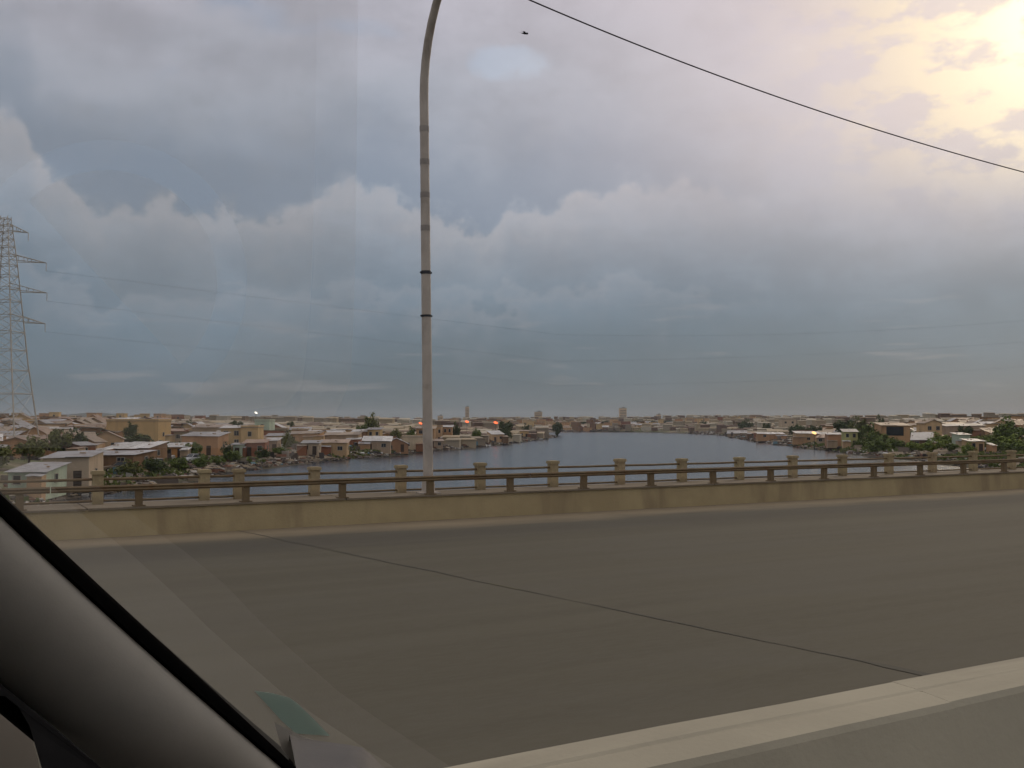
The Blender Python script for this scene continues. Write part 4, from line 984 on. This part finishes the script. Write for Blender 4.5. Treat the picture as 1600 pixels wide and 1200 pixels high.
lamp(1272, 676.5, 259, 'glint_warm', 'warm yellow sun glint at the beige box house', 0.42)  # sun glint on the wall, added as a glowing shape on a pole

# bird
b = MB()
b.tube([(-0.20, 0, 0), (-0.12, 0, 0.01), (0, 0, 0.02), (0.10, 0, 0.02), (0.15, 0, 0.03), (0.19, 0, 0.025)], [0.012, 0.03, 0.045, 0.03, 0.026, 0.006], 8)
for s in (-1, 1):
    b.add([(0.07, s * 0.02, 0.03), (-0.06, s * 0.02, 0.03), (-0.03, s * 0.22, 0.10), (0.08, s * 0.20, 0.11), (-0.06, s * 0.42, 0.06), (-0.01, s * 0.43, 0.06),
           (0.07, s * 0.02, 0.018), (-0.06, s * 0.02, 0.018), (-0.03, s * 0.22, 0.092), (0.08, s * 0.20, 0.10)], [(0, 1, 2, 3), (3, 2, 4, 5), (9, 8, 7, 6), (5, 4, 8, 9), (0, 3, 9, 6), (1, 7, 8, 2), (3, 5, 9), (2, 8, 4)])
b.add([(-0.17, 0.02, 0.004), (-0.17, -0.02, 0.004), (-0.32, -0.06, 0.0), (-0.32, 0.06, 0.0), (-0.24, 0, -0.008)], [(0, 1, 2, 3), (0, 3, 4), (1, 4, 2), (0, 4, 1), (2, 4, 3)])
bo = b.build('bird', 'feather'); bo.location = at(820, 53, 38); bo.rotation_euler = (R(12), R(20), R(-20)); bo.scale = (0.75, 0.75, 0.75)
tag(bo, 'small dark bird flying high left of the overhead cable', 'bird')

# ------------------------------------------------------------------ the car the view is taken from
EYE = Vector((0, 0, CAM_Z))
car = empty('car', EYE + Vector((0, 0, -(CAM_Z - ROAD_Z)))); tag(car, 'grey windscreen pillar and dashboard of the car crossing the bridge', 'car')
car_off = car.location.copy()
def cb(t, p, z): return br(t, p, 0) + Vector((0, 0, z)) + EYE - car_off      # car frame: t forward, p to the left, z from the eye
# pillar line on the glass edge
P_LO = EYE + ray(520, 1254) * 0.80; P_HI = EYE + ray(-190, 606) * 0.66
ax = (P_HI - P_LO).normalized()
view = ((P_LO + P_HI) / 2 - EYE).normalized()
outw = ax.cross(view).normalized()                    # in the picture plane, across the pillar
if outw.x > 0: outw = -outw
if ray(0, 1100).dot(outw) < ray(300, 900).dot(outw): outw = -outw
def sweep(name, prof, mat, lo=-0.35, hi=1.25, bow=0.0, smooth=True, n=14):
    m = MB(); k = len(prof)
    for i in range(n + 1):
        f = lo + (hi - lo) * i / n
        c = P_LO + (P_HI - P_LO) * f + outw * (bow * (f - 0.5) ** 2)
        for a, d in prof: m.v.append(tuple(c + outw * a + view * d - car_off))
    for i in range(n):
        for j in range(k): j2 = (j + 1) % k; m.f.append((i * k + j, i * k + j2, (i + 1) * k + j2, (i + 1) * k + j))
    m.f += [tuple(range(k)), tuple(n * k + j for j in range(k))]
    o = m.build(name, mat, car, smooth)
    if smooth:
        md = o.modifiers.new('edges', 'EDGE_SPLIT'); md.split_angle = R(50)
    return o
sweep('windscreen_seal', [(-0.002, 0.012), (-0.002, 0.0), (0.001, -0.003), (0.007, -0.003), (0.010, 0.002), (0.010, 0.014)], 'black_rubber', bow=-0.02)
pr = [(0.0085, 0.016), (0.0095, 0.000), (0.014, -0.006), (0.023, -0.010), (0.035, -0.012), (0.050, -0.009), (0.066, -0.001), (0.080, 0.012), (0.092, 0.030), (0.098, 0.05), (0.094, 0.08), (0.03, 0.085)]
sweep('pillar_trim', pr, 'pillar_trim', bow=-0.02)
sweep('door_seal', [(0.088, 0.040), (0.094, 0.032), (0.102, 0.036), (0.106, 0.05), (0.104, 0.075), (0.092, 0.075)], 'black_rubber', bow=-0.02)

# windscreen: one bowed sheet from pillar to pillar, following the pillar's rake
def pillar_t(z):       # forward position of the pillar at height z over the eye
    f = (z - (P_LO.z - CAM_Z)) / (P_HI.z - P_LO.z); q = P_LO + (P_HI - P_LO) * f - EYE
    return q.dot(BU), q.dot(BN)
def glass(u, z):       # u: 1 at the left pillar, -1 at the right one
    t, p = pillar_t(z); half_ = p
    return EYE + BU * (t + 0.20 * (1 - u * u)) + BN * (p - (1 - u) * 0.72) + Vector((0, 0, z))
gm_ = MB(); NU, NZ = 28, 12
for lay in (0.0, 0.005):
    for i in range(NZ + 1):
        z = -0.42 + 0.70 * i / NZ
        for j in range(NU + 1):
            gm_.v.append(tuple(glass(1.0 - 2.0 * j / NU, z) + BU * lay - car_off))
nn = (NU + 1) * (NZ + 1)
for lay in (0, 1):
    for i in range(NZ):
        for j in range(NU):
            a = lay * nn + i * (NU + 1) + j; gm_.f.append((a, a + 1, a + NU + 2, a + NU + 1))
for i in range(NZ):
    for j in (0, NU): a = i * (NU + 1) + j; gm_.f.append((a, a + NU + 1, a + NU + 1 + nn, a + nn))
for j in range(NU):
    for i in (0, NZ): a = i * (NU + 1) + j; gm_.f.append((a, a + 1, a + 1 + nn, a + nn))
mg = bpy.data.materials.new('clear_glass'); mg.use_nodes = True; G = NT(mg.node_tree); G.n.clear()
go = G.node('ShaderNodeOutputMaterial'); gt = G.node('ShaderNodeBsdfTransparent'); gt.inputs[0].default_value = (1, 1, 1, 1); G.l.new(gt.outputs[0], go.inputs[0]); MATS['clear_glass'] = mg
gm_.build('windscreen', 'clear_glass', car, True)
def on_glass(px, py_, lift=0.0):
    """where a pixel's ray meets the inner face of the glass"""
    d = ray(px, py_).normalized(); lo, hi = 0.05, 1.6
    def side(s):
        q = d * s; t, p = pillar_t(q.z); u = 1 - (p - q.dot(BN)) / 0.72
        return q.dot(BU) - (t + 0.20 * (1 - u * u))
    s0 = side(lo)
    for s in np.linspace(lo, hi, 200):
        if side(s) > 0: hi = s; break
        lo = s
    for _ in range(30):
        mid = (lo + hi) / 2
        if side(mid) > 0: hi = mid
        else: lo = mid
    return EYE + d * (lo - lift)

# dashboard corner: a rounded hump below the glass
dm_ = MB(); prof_d = []
left_edge = [(452, 1146), (468, 1152), (500, 1158), (540, 1163), (566, 1168), (584, 1182), (604, 1204), (640, 1250), (700, 1320)]
nd = len(left_edge)
for r_, sc in enumerate((0.74, 0.725, 0.69, 0.60, 0.48)):
    for k_, (a, b_) in enumerate(left_edge):
        f_ = 1 - k_ / (nd - 1); dy_ = (0, 5, 22, 75, 190)[r_]
        dm_.v.append(tuple(EYE + ray(a + dy_ * 0.2 * f_, b_ + dy_).normalized() * sc - car_off))
for r_ in range(4):
    for j in range(nd - 1): a = r_ * nd + j; dm_.f.append((a, a + 1, a + nd + 1, a + nd))
q0 = len(dm_.v)
for (a, b_) in left_edge:
    q = EYE + ray(a, b_).normalized() * 0.755; q.z -= 0.02; dm_.v.append(tuple(q - car_off))
for j in range(nd - 1): dm_.f.append((j, q0 + j, q0 + j + 1, j + 1))
dash = dm_.build('dashboard', 'dash_plastic', car, True)

# sticker in the lower corner of the glass
def glass_patch(name, px_poly, mat, th, lift, n=1):
    m = MB(); k = len(px_poly)
    a = [on_glass(x, y_, lift) - car_off for x, y_ in px_poly]; b_ = [on_glass(x, y_, lift + th) - car_off for x, y_ in px_poly]
    m.add(a + b_, [tuple(range(k)), tuple(range(2 * k - 1, k - 1, -1))] + [(i, (i + 1) % k, k + (i + 1) % k, k + i) for i in range(k)])
    return m.build(name, mat, car)
ms = MATS['sticker_teal']; S_ = NT(ms.node_tree); bsd = S_.n['Principled BSDF']; tr_ = S_.node('ShaderNodeBsdfTranslucent'); mx_ = S_.node('ShaderNodeMixShader'); mx_.inputs[0].default_value = 0.75
tr_.inputs[0].default_value = (0.40, 0.47, 0.44, 1); out_ = S_.n['Material Output']; S_.l.new(bsd.outputs[0], mx_.inputs[1]); S_.l.new(tr_.outputs[0], mx_.inputs[2]); S_.l.new(mx_.outputs[0], out_.inputs['Surface'])
st = glass_patch('sticker', [(397, 1079), (425, 1083), (452, 1090), (466, 1100), (489, 1122), (516, 1150), (462, 1146), (440, 1126), (418, 1102)], 'sticker_teal', 0.0006, 0.002)
def px_slab(name, poly, dist, th, mat):
    m = MB(); k = len(poly); a = [EYE + ray(x, y_).normalized() * dist - car_off for x, y_ in poly]; b_ = [q + (q + car_off - EYE).normalized() * th for q in a]
    m.add(a + b_, [tuple(range(k)), tuple(range(2 * k - 1, k - 1, -1))] + [(i, (i + 1) % k, k + (i + 1) % k, k + i) for i in range(k)])
    return m.build(name, mat, car)
px_slab('door_frame', [(-80, 1010), (0, 1068), (90, 1140), (200, 1236), (260, 1300), (80, 1300), (68, 1210), (46, 1134), (28, 1104), (8, 1088), (-80, 1076)], 0.80, 0.03, 'door_trim')
px_slab('dash_edge', [(428, 1128), (470, 1149), (560, 1180), (660, 1300), (520, 1300), (470, 1206), (440, 1170)], 0.7455, 0.02, 'pillar_trim')
# pale slab added outside the door window to make its bright wedge
mm = MB(); mp = [(-60, 1080), (6, 1086), (26, 1102), (44, 1134), (58, 1180), (70, 1240), (-60, 1240)]
a_ = [EYE + ray(x, y_).normalized() * 1.02 - car_off for x, y_ in mp]; c_ = sum(a_, Vector()) / len(a_)
b_ = [c_ + (q - c_) * 0.8 + (c_ + car_off - EYE).normalized() * 0.09 for q in a_]; k = len(mp)
mm.add(a_ + b_, [tuple(range(k)), tuple(range(2 * k - 1, k - 1, -1))] + [(i, (i + 1) % k, k + (i + 1) % k, k + i) for i in range(k)])
mm.build('bright_wedge', 'frame_paint', car)
# roof lining, header, door panel and right side keep the cabin in its own shade
def slab(name, pts, mat, th):
    m = MB(); k = len(pts); a = [Vector(p) for p in pts]; m.add(a + [p + Vector(th) for p in a], [tuple(range(k)), tuple(range(2 * k - 1, k - 1, -1))] + [(i, (i + 1) % k, k + (i + 1) % k, k + i) for i in range(k)])
    return m.build(name, mat, car)
slab('roof_lining', [cb(-0.02, 0.62, 0.36), cb(0.16, 0.0, 0.36), cb(-0.02, -0.75, 0.36), cb(-1.7, -0.75, 0.46), cb(-1.7, 0.62, 0.46)], 'roof_cloth', (0, 0, 0.04))
slab('door_panel', [cb(0.30, 0.84, -0.36), cb(0.30, 0.84, -1.2), cb(-1.7, 0.84, -1.2), cb(-1.7, 0.84, -0.30)], 'door_trim', tuple(BN * 0.06))
slab('side_panel', [cb(0.30, -0.82, 0.36), cb(0.30, -0.82, -1.2), cb(-1.7, -0.82, -1.2), cb(-1.7, -0.82, 0.44)], 'door_trim', tuple(BN * -0.06))
slab('rear_seat', [cb(-1.45, 0.80, -1.1), cb(-1.45, -0.80, -1.1), cb(-1.62, -0.80, 0.44), cb(-1.62, 0.80, 0.44)], 'door_trim', tuple(BU * -0.12))
slab('cabin_floor', [cb(0.75, 0.80, -1.22), cb(0.75, -0.80, -1.22), cb(-1.7, -0.80, -1.22), cb(-1.7, 0.80, -1.22)], 'door_trim', (0, 0, -0.05))
slab('bulkhead', [cb(0.72, 0.84, -0.62), cb(0.72, -0.82, -0.62), cb(0.72, -0.82, -1.22), cb(0.72, 0.84, -1.22)], 'door_trim', tuple(BU * 0.05))

# windscreen reflections imitated by films shaped on the glass: scatter daylight, no surface
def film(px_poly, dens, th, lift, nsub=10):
    md = bpy.data.materials.new('reflection_film'); md.use_nodes = True; D = NT(md.node_tree); D.n.clear()
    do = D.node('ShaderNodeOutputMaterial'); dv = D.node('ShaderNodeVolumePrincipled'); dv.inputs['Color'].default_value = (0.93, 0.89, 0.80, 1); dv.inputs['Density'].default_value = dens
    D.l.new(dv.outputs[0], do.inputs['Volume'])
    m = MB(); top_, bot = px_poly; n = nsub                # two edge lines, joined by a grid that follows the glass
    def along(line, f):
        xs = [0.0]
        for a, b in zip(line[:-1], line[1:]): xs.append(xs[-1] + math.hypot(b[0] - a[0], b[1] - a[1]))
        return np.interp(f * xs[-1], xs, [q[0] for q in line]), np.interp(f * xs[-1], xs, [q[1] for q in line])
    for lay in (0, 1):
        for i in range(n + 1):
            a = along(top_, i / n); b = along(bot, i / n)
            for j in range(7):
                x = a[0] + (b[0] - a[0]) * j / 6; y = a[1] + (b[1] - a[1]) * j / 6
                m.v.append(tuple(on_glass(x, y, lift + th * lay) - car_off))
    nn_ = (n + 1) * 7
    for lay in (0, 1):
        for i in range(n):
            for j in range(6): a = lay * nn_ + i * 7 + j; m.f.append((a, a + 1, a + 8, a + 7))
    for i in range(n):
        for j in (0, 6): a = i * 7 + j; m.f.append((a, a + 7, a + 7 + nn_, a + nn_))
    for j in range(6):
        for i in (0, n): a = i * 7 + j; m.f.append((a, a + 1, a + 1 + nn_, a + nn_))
    return m.build('reflection_film', md, car)
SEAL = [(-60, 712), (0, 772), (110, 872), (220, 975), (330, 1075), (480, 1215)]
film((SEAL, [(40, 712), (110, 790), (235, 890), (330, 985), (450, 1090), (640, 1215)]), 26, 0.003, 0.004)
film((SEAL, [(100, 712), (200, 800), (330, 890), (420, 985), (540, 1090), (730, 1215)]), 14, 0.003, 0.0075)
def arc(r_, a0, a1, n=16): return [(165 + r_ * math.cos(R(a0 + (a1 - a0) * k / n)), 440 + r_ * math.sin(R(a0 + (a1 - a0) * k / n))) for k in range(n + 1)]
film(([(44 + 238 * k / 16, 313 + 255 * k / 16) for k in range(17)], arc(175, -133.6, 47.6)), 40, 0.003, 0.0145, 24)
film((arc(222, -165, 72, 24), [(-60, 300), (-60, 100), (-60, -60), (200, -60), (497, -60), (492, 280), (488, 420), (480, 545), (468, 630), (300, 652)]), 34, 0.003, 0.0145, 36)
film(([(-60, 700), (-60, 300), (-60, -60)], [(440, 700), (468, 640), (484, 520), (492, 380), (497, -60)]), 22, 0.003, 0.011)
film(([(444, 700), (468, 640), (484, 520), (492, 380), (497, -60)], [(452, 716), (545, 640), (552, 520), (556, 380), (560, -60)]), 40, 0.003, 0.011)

# ------------------------------------------------------------------ evening haze over river and town
hz = MB(); hz.box((0, 1400, 30), (9000, 9000, 75))
mh = bpy.data.materials.new('haze_air'); mh.use_nodes = True; Hn = NT(mh.node_tree); Hn.n.clear()
ho = Hn.node('ShaderNodeOutputMaterial'); hv = Hn.node('ShaderNodeVolumePrincipled')
hv.inputs['Color'].default_value = (0.80, 0.84, 0.90, 1); hv.inputs['Density'].default_value = 0.00012; hv.inputs['Anisotropy'].default_value = 0.0
Hn.l.new(hv.outputs[0], ho.inputs['Volume']); MATS['haze_air'] = mh
tag(hz.build('haze', 'haze_air'), 'thin evening haze over the river and town', 'haze', kind='stuff')
